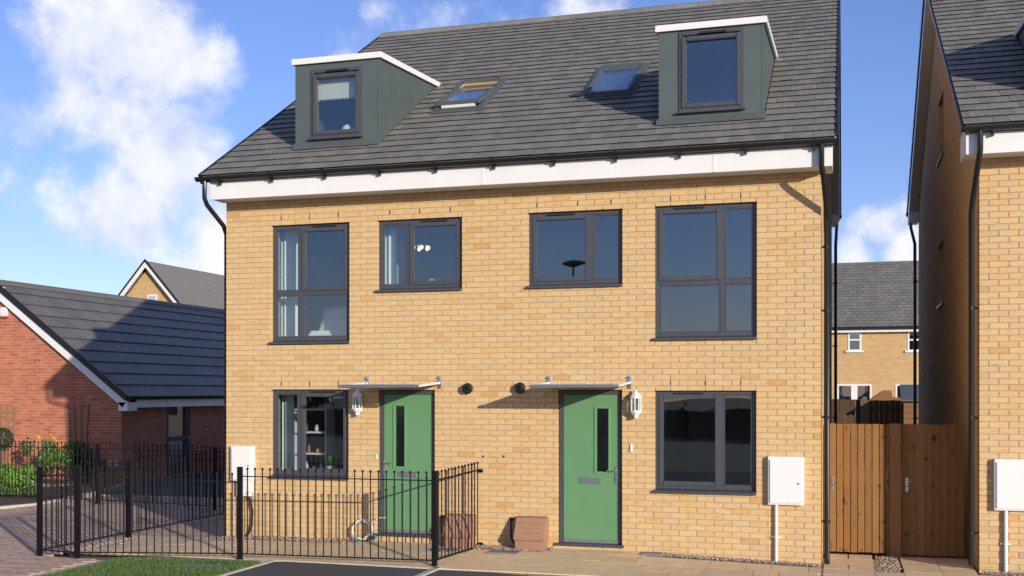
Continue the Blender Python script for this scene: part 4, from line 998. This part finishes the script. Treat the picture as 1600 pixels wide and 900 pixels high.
sf.prism([(NR0 + .012, YR + RHY, ZR + NZ - .22), (NR0 + .012, ybk + .3, ZB + .12), (NR0 + .012, ybk + .3, ZB + .20), (NR0 + .012, YR + RHY, ZR + NZ - .12)], (RHX - NR0 - .014, 0, 0))
sf.build('verge_soffit', 'white_upvc', nb)
fb = MB(); fb.box(10.055, NX1, RHY - .365, RHY - .34, 4.935 + NZ, 5.19 + NZ); fb.box(10.055, NX1, RHY - .339, RHY - .002, 4.945 + NZ, 4.965 + NZ); fb.build('fascia', 'white_upvc', nb, bevel=.003)
B(10.055, RHX - .003, RHY - .338, RHY + .30, 4.966 + NZ, 5.27 + NZ).build('eave_box', 'white_upvc', nb, bevel=.003)
B(10.03, RHX - .003, ybk - .1, ybk + .36, ZB, ZB + .22).build('rear_fascia', 'white_upvc', nb)
gutter(nb, 10.0, 13.5, RHY - .435, 5.245 + NZ); gutter(nb, 10.0, 10.4, ybk + .44, ZB + .28, clips=False)
pipe(nb, [(10.21, RHY - .43, 5.2 + NZ), (10.21, RHY - .43, 4.97 + NZ), (10.20, RHY - .36, 4.86 + NZ), (10.165, RHY - .02, 4.5), (10.16, RHY + .05, 4.38), (10.16, RHY + .05, .05)], clips=[(10.16, RHY + .05, z) for z in (.45, 1.86, 3.2)], cd=(1, 0, 0))
pipe(nb, [(10.10, ybk + .44, ZB + .25), (10.10, ybk + .44, ZB - .05), (10.15, ybk - .2, ZB - .5), (10.15, ybk - .2, .05)], clips=[(10.15, ybk - .2, z) for z in (1.6, 3.2, 4.6)], cd=(1, 0, 0))
# neighbour dormer
yf = .38 + RHY; dzz = lambda y: DT + NZ + DRISE * (y - yf)
b = MB(); b.box(NDX0, NDX1, yf, yf + .09, rz_n(yf) - .05, DT + NZ); nd = b.build('dormer', 'clad', nb)
ya = yap + RHY
for X0_ in (NDX0, NDX1 - .08):
    MB().prism([(X0_, yf + .091, rz_n(yf + .09) - .06), (X0_, yf + .091, dzz(yf + .09)), (X0_, ya, dzz(ya)), (X0_, ya + .06, rz_n(ya) - .06)], (.08, 0, 0)).build('cheek', 'clad', nd)
MB().prism([(NDX0 - .015, yf - .015, DT + NZ + .003), (NDX0 - .015, ya + .15, dzz(ya + .15) + .003), (NDX0 - .015, ya + .15, dzz(ya + .15) + .05), (NDX0 - .015, yf - .015, DT + NZ + .05)], (NDX1 - NDX0 + .03, 0, 0)).build('dormer_roof', 'lead', nd)
MB().prism([(NDX0 - .045, yf - .045, DT + NZ - .012), (NDX0 - .045, ya + .02, dzz(ya) - .012), (NDX0 - .045, ya + .14, dzz(ya) + .075), (NDX0 - .045, yf - .045, DT + NZ + .072)], (.028, 0, 0)).build('roof_trim', 'white_upvc', nd)
window_d(nd, NDX0 + .25, NDX1 - .25, 5.97, 6.97, yf - .03)
meter(onY(1552, 750, RHY).x, onY(1552, 750, RHY).x + .45, .745, 1.365, onY(1571, 800, RHY).x, 'white meter box on the neighbouring house right of the gates', Y=RHY)

# ------------------------------------------------------------------ red brick bungalow at the left
bg_ = empty('bungalow', (-11.8, 8.94, 0), 'low red brick bungalow with dark slate roof and white bargeboard', 'bungalow')
BX0, BX1, BY0, BY1, BE = -15.4, -8.2, 8.94, 24.0, 2.25
BAP, BAZ = (BX0 + BX1) / 2, 4.93
bp_ = MB().prism([(BX0 + .012, BY0 + .006, -.1), (BX1 - .012, BY0 + .006, -.1), (BX1 - .012, BY0 + .006, BE), (BAP, BY0 + .006, BAZ - .12), (BX0 + .012, BY0 + .006, BE)], (0, .25, 0)).build('gable_wall', 'red_mortar', bg_)
gm = (BAZ - BE) / (BX1 - BAP)
rects = []
for (a, b, c, d) in bond(BX0, BX1, 0, BAZ, .225, .075, (), (0, .5)):
    top = BE + gm * (BX1 - max(abs((a if a < BAP else b) - BAP) + BAP, BAP)) - .1 if d > BE else 9
    if d <= top: rects.append((a, b, c, d))

brick_face(bp_, rects, BY0, 'red_brick_object', 'red_brick_island')
dops = [(10.82, 11.95, .0, 2.05)]
sw2 = MB()
for (a, b, c, d) in cells(BY0 + .101, BY1, -.1, BE, dops): sw2.box(BX1 - .25, BX1, a, b, c, d)
sw2.build('side_wall', 'red_wall_y', bg_)
# glazed side door
dz0, dz1 = 0.0, 2.05
b = MB()
for (a, c, d, e) in cells(10.83, 11.94, .02, 2.04, [(10.98, 11.79, .2, .88), (10.98, 11.79, 1.0, 1.92)]): b.box(BX1 - .10, BX1 - .04, a, c, d, e)
sd2 = b.build('side_door', 'grey_frame', bg_); sd2['label'] = 'dark glazed side door of the bungalow'
for (d, e) in ((.2, .88), (1.0, 1.92)): B(BX1 - .08, BX1 - .074, 10.98, 11.79, d, e).build('pane', 'glass', sd2)
MB().tube([(BX1 - .04, 11.85, .96), (BX1 + .02, 11.85, .96), (BX1 + .02, 11.75, .96)], .012, 6).build('handle', 'steel', sd2)
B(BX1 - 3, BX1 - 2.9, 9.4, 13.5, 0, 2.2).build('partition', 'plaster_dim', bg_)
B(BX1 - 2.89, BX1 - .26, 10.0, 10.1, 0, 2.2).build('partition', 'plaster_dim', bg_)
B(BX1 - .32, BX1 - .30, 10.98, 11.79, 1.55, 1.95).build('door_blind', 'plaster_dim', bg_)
# roof: X is up-slope here
bpa = math.atan(gm); BEX, BEZ = BX1 + .28, BE - .02 + .06 - .0
BEZ = BAZ - gm * (BEX - BAP)
upx = Vector((-math.cos(bpa), 0, math.sin(bpa))); nrx = Vector((math.sin(bpa), 0, math.cos(bpa)))
BSL = (BEX - BAP) / math.cos(bpa); RY0, RY1 = BY0 - .16, BY1 + .1
def bp3(y, t, n): return Vector((BEX, y, BEZ)) + upx * t + nrx * n
dk = MB()
dk.add([bp3(RY0 + .02, .02, -.1), bp3(RY1, .02, -.1), bp3(RY1, BSL, -.1), bp3(RY0 + .02, BSL, -.1), bp3(RY0 + .02, .02, 0), bp3(RY1, .02, 0), bp3(RY1, BSL, 0), bp3(RY0 + .02, BSL, 0)], BOXF)
mir = [(2 * BAP - v.x, v.y, v.z) for v in [bp3(RY0 + .02, .02, -.1), bp3(RY1, .02, -.1), bp3(RY1, BSL, -.1), bp3(RY0 + .02, BSL, -.1), bp3(RY0 + .02, .02, 0), bp3(RY1, .02, 0), bp3(RY1, BSL, 0), bp3(RY0 + .02, BSL, 0)]]
dk.add(mir, BOXF)
broof = dk.build('roof', 'slate_tile_object', bg_)
it = []; gau = BSL / 10
for (a, b, c, d) in bond(RY0, RY1, 0, BSL - .03, .62, gau, (), (0, .5), .05, .05):
    w_, h_ = round(b - a - .002, 3), round(d - c, 3)
    def q(yy, t, h): return Vector((0, yy, 0)) + upx * t + nrx * h
    hw_ = w_ / 2
    vs_ = [q(-hw_, .05, -.002), q(hw_, .05, -.002), q(hw_, h_ + .05, -.002), q(-hw_, h_ + .05, -.002), q(-hw_, 0, .034), q(hw_, 0, .034), q(hw_, h_ + .05, .004), q(-hw_, h_ + .05, .004)]
    loc = bp3((a + b) / 2, c, .004 + random.uniform(-.001, .002))
    it.append((score(loc) if loc.y < 22 else 0, (w_, h_), [tuple(p) for p in vs_], [(0, 1, 2, 3), (7, 6, 5, 4), (0, 4, 5, 1), (1, 5, 6, 2), (2, 6, 7, 3), (3, 7, 4, 0)][::1], loc))
pieces('tile', broof, it, 'slate_tile_object', 'slate_tile_island')
MB().prism([(BAP - .14, RY0, BAZ - .06), (BAP - .1, RY0, BAZ + .03), (BAP, RY0, BAZ + .085), (BAP + .1, RY0, BAZ + .03), (BAP + .14, RY0, BAZ - .06)], (0, RY1 - RY0, 0)).build('ridge_tile', 'slate_tile_object', broof)
# bargeboard, dry verge, fascia, gutter
for sx in (1, -1):
    def mm(v): return v if sx > 0 else Vector((2 * BAP - v.x, v.y, v.z))
    MB().prism([mm(bp3(RY0 + .021, -.02, -.29)), mm(bp3(RY0 + .021, BSL + .16, -.29)), mm(bp3(RY0 + .021, BSL, -.101)), mm(bp3(RY0 + .021, -.02, -.101))], (0, .03, 0)).build('bargeboard', 'white_upvc', bg_)
    MB().prism([mm(bp3(RY0 - .02, 0, -.10)), mm(bp3(RY0 - .02, BSL, -.10)), mm(bp3(RY0 - .02, BSL, .045)), mm(bp3(RY0 - .02, 0, .045))], (0, .025, 0)).build('verge', 'black_plastic', broof)
    MB().prism([mm(bp3(RY0 + .052, 0, -.14)), mm(bp3(RY0 + .052, BSL, -.14)), mm(bp3(RY0 + .052, BSL, -.11)), mm(bp3(RY0 + .052, 0, -.11))], (0, BY0 - RY0 - .05, 0)).build('verge_soffit', 'white_upvc', bg_)
B(BX1 - .02 + .022, BEX - .02, RY0 + .021, BY0 + .25, BEZ - .33, BEZ - .12).build('eave_box', 'white_upvc', bg_)
B(BEX - .05, BEX - .025, BY0 + .251, RY1, BEZ - .25, BEZ - .04).build('fascia', 'white_upvc', bg_)
B(BX1 + .002, BEX - .051, BY0 + .251, RY1, BEZ - .245, BEZ - .225).build('soffit', 'white_upvc', bg_)
b = MB(); n = 8; prof = [(BEX + .035 - .055 * math.cos(math.pi * k / n), BEZ + .0 - .055 * math.sin(math.pi * k / n)) for k in range(n + 1)]
b.prism([(a, RY0 + .02, c) for a, c in prof], (0, RY1 - RY0, 0)); b.build('gutter', 'black_plastic', bg_)
# bits on the bungalow walls
al = onY(8, 490, BY0)
t = empty('alarm_box', (al.x, BY0, al.z - .14), 'white alarm box with red base high on the red gable', 'alarm box')
MB().box(al.x - .11, al.x + .11, BY0 - .07, BY0 + .001, al.z - .07, al.z + .16).build('cover', 'white_upvc', t, bevel=.015)
MB().box(al.x - .09, al.x + .09, BY0 - .06, BY0 + .001, al.z - .115, al.z - .071).build('strobe', 'red_plastic', t, bevel=.01)
vt = onY(83, 609, BY0); tag(B(vt.x - .11, vt.x + .11, BY0 - .012, BY0 + .001, vt.z - .03, vt.z + .03).build('air_brick', 'cover', bevel=.003), 'small grey air vent in the red gable wall', 'vent')
ll = onX(248, 632, BX1)
t = empty('outside_lamp', (BX1, ll.y, ll.z - .1), 'steel cylinder wall lamp beside the bungalow side door', 'lamp')
MB().box(BX1 - .001, BX1 + .02, ll.y - .05, ll.y + .05, ll.z - .07, ll.z + .05).build('backplate', 'steel', t)
MB().lathe((BX1 + .11, ll.y, ll.z - .12), [(.05, 0), (.055, .01), (.055, .17), (.06, .19), (.05, .21)], 12).build('shade', 'steel', t, smooth=True)
MB().tube([(BX1 + .01, ll.y, ll.z - .02), (BX1 + .07, ll.y, ll.z - .02)], .012, 6).build('arm', 'steel', t)
fp = Vector((-8.55, BY0, .38))
for dx in (0, .16): tag(B(fp.x + dx, fp.x + dx + .09, BY0 - .05, BY0 + .001, .36, .50).build('outdoor_socket', 'white_upvc', bevel=.01), 'small white outdoor socket low on the red wall', 'socket', 'outdoor sockets on the red wall')
def trellis(x0, x1, xb0, xb1, z0, z1, label):
    t = empty('trellis', ((x0 + x1) / 2, BY0 - .04, z0), label, 'trellis', 'fan trellises on the red wall')
    for k in range(4):
        f = k / 3; a = Vector((xb0 + (xb1 - xb0) * f, BY0 - .035, z0)); b_ = Vector((x0 + (x1 - x0) * f, BY0 - .035, z1)); d = b_ - a
        MB().prism([a + Vector((-.022, -.01, 0)), a + Vector((.022, -.01, 0)), a + Vector((.022, .01, 0)), a + Vector((-.022, .01, 0))], d).build('slat', 'trellis_wood', t)
    for k in range(7):
        f = .30 + k * .1; zz = z0 + (z1 - z0) * f; l = xb0 + (x0 - xb0) * f; r = xb1 + (x1 - xb1) * f
        B(l - .02, r + .02, BY0 - .022, BY0 + .001, zz - .024, zz + .024).build('slat', 'trellis_wood', t)
p = [onY(px, py, BY0 - .03) for px, py in ((103.5, 632), (137.5, 632), (112, 735), (131, 735))]
trellis(p[0].x, p[1].x, p[2].x, p[3].x, .1, p[0].z, 'fan trellis with dark shrub on the red wall')
p = [onY(px, py, BY0 - .03) for px, py in ((-9, 634), (24.5, 634), (-2, 735), (17, 735))]
trellis(p[0].x, p[1].x, p[2].x, p[3].x, .1, p[0].z, 'fan trellis behind the clipped ball tree on red wall')

# ------------------------------------------------------------------ plants
def leaf_cloud(b, c, r, n, size, flat=1.0, shell=.5):
    c = Vector(c)
    for i in range(n):
        while True:
            q = Vector((random.uniform(-1, 1), random.uniform(-1, 1), random.uniform(-1, 1)))
            if shell < q.length < 1: break
        p = c + Vector((q.x * r[0], q.y * r[1], q.z * r[2])); nrm = (q.normalized() + Vector((random.uniform(-1, 1), random.uniform(-1, 1), random.uniform(-.6, 1.2))) * .8).normalized()
        u = nrm.orthogonal().normalized(); u.rotate(Matrix.Rotation(random.uniform(0, 6.28), 3, nrm)); v = nrm.cross(u); s_ = size * random.uniform(.6, 1.3)
        b.add([p - u * s_, p + v * s_ * .45, p + u * s_, p - v * s_ * .45], [(0, 1, 2, 3)])
t = empty('ball_tree', (-10.75, 6.0, 0), 'clipped round dark green ball tree on a slim stem', 'tree')
bt = onY(2, 686, 6.0); ORGx = bt.x
t.location = (bt.x, 6.0, 0); ORG[t] = Vector((bt.x, 6.0, 0))
b = MB(); leaf_cloud(b, (bt.x, 6.0, bt.z), (.27, .27, .26), 1600, .028, shell=.72); b.build('crown', 'leaf_dark', t)
tr = MB().tube([(bt.x, 6.0, 0), (bt.x + .01, 6.0, bt.z - .1)], .02, 8)
for k in range(6):
    a = k * 1.05; tr.tube([(bt.x, 6, bt.z - .25), (bt.x + .18 * math.cos(a), 6 + .18 * math.sin(a), bt.z)], .008, 5)
tr.build('trunk', 'bark', t)
def shrub(name, px, Y, z0, r, n, size, m, label, group=None, flowers=None):
    p = onY(px, 740, Y); t = empty(name, (p.x, Y, 0), label, 'shrub', group)
    b = MB()
    for k in range(7):
        cx, cy, cz = p.x + random.uniform(-.5, .5) * r[0], Y + random.uniform(-.5, .5) * r[1], z0 + r[2] * random.uniform(.6, 1.3)
        leaf_cloud(b, (cx, cy, cz), (r[0] * .55, r[1] * .55, r[2] * .6), n // 7, size, shell=.3)
    b.build('foliage', m, t)
    s = MB()
    for k in range(7): s.tube([(p.x + random.uniform(-.05, .05), Y + random.uniform(-.05, .05), 0), (p.x + random.uniform(-.6, .6) * r[0], Y + random.uniform(-.5, .5) * r[1], z0 + r[2] * random.uniform(.7, 1.5))], .008, 5)
    s.build('stem', 'bark', t)
    if flowers:
        for k in range(flowers[1]):
            c = Vector((p.x + random.uniform(-.9, .9) * r[0], Y + random.uniform(-.7, .4) * r[1], z0 + r[2] * random.uniform(1.3, 2.1)))
            f = MB(); leaf_cloud(f, c, (.04, .04, .03), 16, .025, shell=.1); f.build('flower', flowers[0], t)
shrub('leafy_shrub', 12, 5.6, .08, (.34, .3, .3), 1400, .06, 'leaf_bright', 'bright green leafy shrub under the ball tree', 'bright shrubs behind the far railing')
shrub('leafy_shrub', 40, 5.7, .08, (.36, .3, .3), 1400, .06, 'leaf_bright', 'bright green leafy shrub beside the ball tree shrub', 'bright shrubs behind the far railing')
shrub('low_plant', 10, 4.75, .02, (.32, .2, .12), 600, .045, 'leaf_mid', 'low green border plant in front of bright shrubs', 'low border plants')
shrub('low_plant', 28, 4.75, .02, (.3, .2, .12), 600, .045, 'leaf_mid', 'low green border plant in front of bright shrubs', 'low border plants')
shrub('low_plant', 45, 4.8, .02, (.3, .2, .13), 600, .045, 'leaf_mid', 'low green border plant in front of bright shrubs', 'low border plants')
shrub('flowering_shrub', 80, 7.6, .35, (.42, .3, .42), 900, .055, 'leaf_mid', 'loose green shrub with yellow flowers before red wall', None, ('petal', 8))
shrub('flowering_shrub', 42, 7.9, .5, (.25, .2, .35), 160, .045, 'leaf_mid', 'sparse shrub with orange flowers before red wall', None, ('petal_orange', 4))
shrub('dark_shrub', 120, 8.6, .1, (.4, .2, .5), 900, .05, 'leaf_dark', 'dark climbing shrub at the foot of a trellis')
shrub('dark_shrub', 142, 8.5, .1, (.4, .25, .32), 700, .05, 'leaf_dark', 'dark shrub near the corner of the red wall')

# ------------------------------------------------------------------ distant houses
# gable house behind the bungalow
GY = 34.0
a0 = onY(233, 409, GY); lft = onY(195, 460, GY)
fh = empty('far_gable_house', (a0.x, GY, 0), 'distant cream gabled house rising above the bungalow roof', 'house')
slope = (a0.z - lft.z) / (a0.x - lft.x); hw = 3.6; ez = a0.z - slope * hw
w_ = MB().prism([(a0.x - hw + .2, GY, -.1), (a0.x + hw - .2, GY, -.1), (a0.x + hw - .2, GY, ez + .1), (a0.x, GY, a0.z - .25), (a0.x - hw + .2, GY, ez + .1)], (0, 16, 0)).build('wall', 'buff_wall_x', fh)
for sx in (1, -1):
    Rf = MB(); nC = 26
    for k in range(nC):
        f0, f1 = k / nC, (k + 1) / nC
        A1 = Vector((a0.x + sx * hw * (1 - f0) , GY - .3, ez + (a0.z - ez) * f0)); A2 = Vector((a0.x + sx * hw * (1 - f1), GY - .3, ez + (a0.z - ez) * f1))
        Rf.prism([A1, A2 + Vector((0, 0, -.0)), A2 + Vector((0, 0, .02)), A1 + Vector((0, 0, .06))], (0, 16.6, 0))
    rr = Rf.build('roof', 'roof_tile_object', fh)
    MB().prism([(a0.x + sx * (hw + .02), GY - .34, ez - .28), (a0.x, GY - .34, a0.z - .30), (a0.x, GY - .34, a0.z - .02), (a0.x + sx * (hw + .02), GY - .34, ez - .02)], (0, .035, 0)).build('bargeboard', 'white_upvc', fh)
    MB().prism([(a0.x + sx * (hw + .02), GY - .38, ez - .02), (a0.x, GY - .38, a0.z - .02), (a0.x, GY - .38, a0.z + .10), (a0.x + sx * (hw + .02), GY - .38, ez + .10)], (0, .07, 0)).build('verge', 'black_plastic', rr)
wp = onY(238, 464, GY)
wn = B(wp.x - .28, wp.x + .28, GY - .03, GY + .05, wp.z - .5, wp.z + .12).build('window', 'white_upvc', fh)
B(wp.x - .2, wp.x + .2, GY - .036, GY - .0305, wp.z - .42, wp.z + .04).build('pane', 'glass', wn)
# house seen through the gap
QY = 36.0
e0 = onY(1370, 512, QY); r0 = onY(1370, 409, QY + 4.2); gl = -.05
rhs = empty('rear_house', (onY(1370, 600, QY).x, QY, 0), 'cream house with grey tiled roof behind the gap', 'house')
xa, xb = onY(1240, 600, QY).x, onY(1530, 600, QY).x
wz = []
for px0, px1, py0, py1 in ((1325, 1346, 516, 549), (1418, 1440, 516, 549), (1308, 1362, 600, 650), (1399, 1450, 600, 650)):
    p0, p1 = onY(px0, py1, QY), onY(px1, py0, QY); wz.append((p0.x, p1.x, p0.z, p1.z))
w_ = MB()
for (a, b, c, d) in cells(xa, xb, -.1, e0.z - .05, wz): w_.box(a, b, QY, QY + .3, c, d)
w_.build('wall', 'buff_wall_x', rhs)
MB().box(xa + .3, xb - .3, QY + 1.5, QY + 8.4, -.1, e0.z - .3).build('inner_wall', 'plaster_dim', rhs)
for i, (a, b, c, d) in enumerate(wz):
    q = MB(); f = .075
    q.box(a, a + f, QY - .02, QY + .08, c, d); q.box(b - f, b, QY - .02, QY + .08, c, d); q.box(a + f, b - f, QY - .02, QY + .08, d - f, d); q.box(a + f, b - f, QY - .02, QY + .08, c, c + f)
    if i > 1: m_ = (a + b) / 2; q.box(m_ - .13, m_ + .13, QY - .021, QY + .079, c + f, d - f)
    else: z_ = c + (d - c) * .55; q.box(a + f, b - f, QY - .019, QY + .079, z_ - .035, z_ + .035); q.box(a - .1, b + .1, QY - .08, QY - .021, c - .05, c + .03)
    wn = q.build('window' if i < 2 else 'patio_door', 'white_upvc', rhs)
    if i < 2: B(a + f, b - f, QY + .02, QY + .03, c + f, d - f).build('pane', 'glass', wn)
    else:
        B(a + f, (a + b) / 2 - .13, QY + .02, QY + .03, c + f, d - f).build('pane', 'glass', wn); B((a + b) / 2 + .13, b - f, QY + .02, QY + .03, c + f, d - f).build('pane', 'glass', wn)
qa = math.atan2(r0.z - e0.z, 4.2 + .3); S3 = Slope(QY - .3, e0.z, qa); L3 = (4.5) / math.cos(qa)
dk = MB(); slab_slope(dk, S3, xa - .2, xb + .2, .02, L3, -.1, 0); dk.prism([(xa - .2, QY + 4.2, r0.z), (xa - .2, QY + 8.7, e0.z), (xa - .2, QY + 8.7, e0.z - .1), (xa - .2, QY + 4.2, r0.z - .1)], (xb - xa + .4, 0, 0))
r3 = dk.build('roof', 'slate_tile_object', rhs)
j = MB(); it = []
for (a, b, c, d) in bond(xa - .2, xb + .2, 0, L3 - .03, .3, .25, (), (0, .5), .05, .05):
    hw_ = (b - a) / 2 - .006; cx = (a + b) / 2; h_ = d - c
    P = lambda x, t, n: S3.p(x, t, n)
    j.add([P(cx - hw_, c + .03, .0), P(cx + hw_, c + .03, .0), P(cx + hw_, d + .03, .0), P(cx - hw_, d + .03, .0), P(cx - hw_, c, .03), P(cx + hw_, c, .03), P(cx + hw_, d + .03, .006), P(cx - hw_, d + .03, .006)], [(3, 2, 1, 0), (4, 5, 6, 7), (1, 5, 4, 0), (2, 6, 5, 1), (3, 7, 6, 2), (0, 4, 7, 3)])
tag(j.build('tile_field', 'roof_tile_island', r3), kind='stuff')
B(xa - .2, xb + .2, QY - .36, QY - .25, e0.z - .08, e0.z + .04).build('gutter', 'black_plastic', rhs); B(xa - .2, xb + .2, QY - .249, QY - .002, e0.z - .2, e0.z - .05).build('fascia', 'white_upvc', rhs)
# garden fences, shed and heap between
def panel_fence(x0, x1, Y, z1, label, name='garden_fence', post_at=()):
    t = empty(name, ((x0 + x1) / 2, Y, 0), label, 'fence')
    n = max(2, int((x1 - x0) / .14)); w_ = (x1 - x0) / n
    for k in range(n): B(x0 + k * w_, x0 + (k + 1) * w_ - .003, Y + (k % 2) * .012, Y + .02 + (k % 2) * .012, -.05, z1 + random.uniform(-.01, .01)).build('board', 'old_fence', t)
    for z in (.4, z1 - .25): B(x0, x1, Y + .034, Y + .08, z - .05, z + .05).build('cross_rail', 'old_fence', t)
FY = 20.0
fz = onY(1350, 624, FY).z
panel_fence(onY(1296, 640, FY).x, onY(1345, 640, FY).x, FY, fz, 'dark board garden fence left of the concrete post')
panel_fence(onY(1357, 640, FY).x, onY(1450, 640, FY).x, FY, fz - .03, 'dark board garden fence right of the concrete post')
panel_fence(-6.8, 7.8, 14.6, 1.8, 'dark board fence added out of sight to darken the bungalow door pane')  # unseen fence, added so the bungalow side door reflects something dark
pp = onY(1351, 640, FY); tag(MB().prism([(pp.x - .13, FY - .1, -.05), (pp.x + .13, FY - .1, -.05), (pp.x + .13, FY - .1, fz - .04), (pp.x - .06, FY - .1, fz + .03), (pp.x - .13, FY - .1, fz + .0)], (0, .2, 0)).build('fence_post', 'bark', bevel=.01), 'stout weathered post between the dark fence panels', 'fence post')
pp = onY(1383, 640, FY + 3)
hz_ = onY(1388, 610, FY + 3).z
tag(MB().prism([(pp.x - .6, FY + 3, -.05), (pp.x + .6, FY + 3, -.05), (pp.x + .55, FY + 3, hz_ - .25), (pp.x + .22, FY + 3, hz_ - .2), (pp.x + .2, FY + 3, hz_), (pp.x - .05, FY + 3, hz_), (pp.x - .55, FY + 3, hz_ - .35)], (0, .8, 0)).build('log_store', 'wood_plain', bevel=.02), 'low sloping timber store showing above the dark fence', 'log store')
s0, s1 = onY(1411, 660, FY - 1.2), onY(1438, 660, FY - 1.2)
st, sm_ = onY(1420, 603, FY - 1.2).z, onY(1420, 627, FY - 1.2).z
sh = empty('shed', ((s0.x + s1.x) / 2, FY - 1.2, 0), 'small timber shed with blue-grey roof by the side wall', 'shed')
nb_ = 12
for k in range(nb_): B(s0.x + .02, s1.x + .9, FY - 1.2 + (k % 2) * .006, FY - 1.17 + (k % 2) * .006, sm_ * k / nb_, sm_ * (k + 1) / nb_ - .01).build('board', 'wood_plain', sh)
MB().prism([(s0.x - .05, FY - 1.35, sm_), (s0.x - .05, FY - .2, st), (s0.x - .05, FY - .2, st + .05), (s0.x - .05, FY - 1.35, sm_ + .05)], (s1.x - s0.x + 1.0, 0, 0)).build('shed_roof', 'lead', sh)
B(s0.x + .04, s1.x + .88, FY - 1.16, FY - .3, 0, sm_ - .02).build('shed_body', 'wood_plain', sh)

# ------------------------------------------------------------------ across the road, behind the viewer (seen in the panes)
def tree(x, y, h, r, label):
    t = empty('street_tree', (x, y, 0), label, 'tree', 'trees across the road')
    tr = MB().tube([(x, y, -.05), (x + .1, y, h * .35), (x, y + .1, h * .7)], .16, 8, r1=.05)
    for k in range(6):
        a = k * 1.05; tr.tube([(x, y, h * (.3 + .05 * k)), (x + r * .6 * math.cos(a), y + r * .6 * math.sin(a), h * (.5 + .06 * k))], .05, 6, r1=.015)
    tr.build('trunk', 'bark', t)
    b = MB()
    for k in range(9): leaf_cloud(b, (x + random.uniform(-.6, .6) * r, y + random.uniform(-.6, .6) * r, h * random.uniform(.45, .9)), (r * .5, r * .5, h * .16), 170, .16, shell=.2)
    b.build('crown', 'leaf_dark', t)
for i, (x, h) in enumerate(((-30, 4.2), (-21, 3.6), (-12.5, 4.0), (-3, 3.2))): tree(x, -46 + (i % 2) * 2, h, 2.2, 'small leafy tree across the road facing the houses')
hd = empty('hedge', (-10, -40, 0), 'long clipped dark hedge across the road facing the houses', 'hedge')
b = MB()
for i in range(46): leaf_cloud(b, (-52 + i * 1.9, -40, .8), (1.25, .6, .85), 120, .13, shell=.5)
b.build('foliage', 'leaf_dark', hd); B(-53, 36, -40.25, -39.75, -.05, 1.3).build('branches', 'bark', hd)
LX, LZ = -1.22, 6.95
lp = empty('street_lamp', (LX, -27, 0), 'tall street lamp with flat head across the road', 'street lamp')
MB().tube([(LX, -27, -.05), (LX, -27, LZ)], .06, 10, r1=.04).build('column', 'cover', lp, smooth=True)
MB().lathe((LX, -27, LZ), [(.05, 0), (.12, .02), (.45, .12), (.47, .16), (.2, .24), (.05, .26)], 16).build('lamp_head', 'cover', lp, smooth=True)
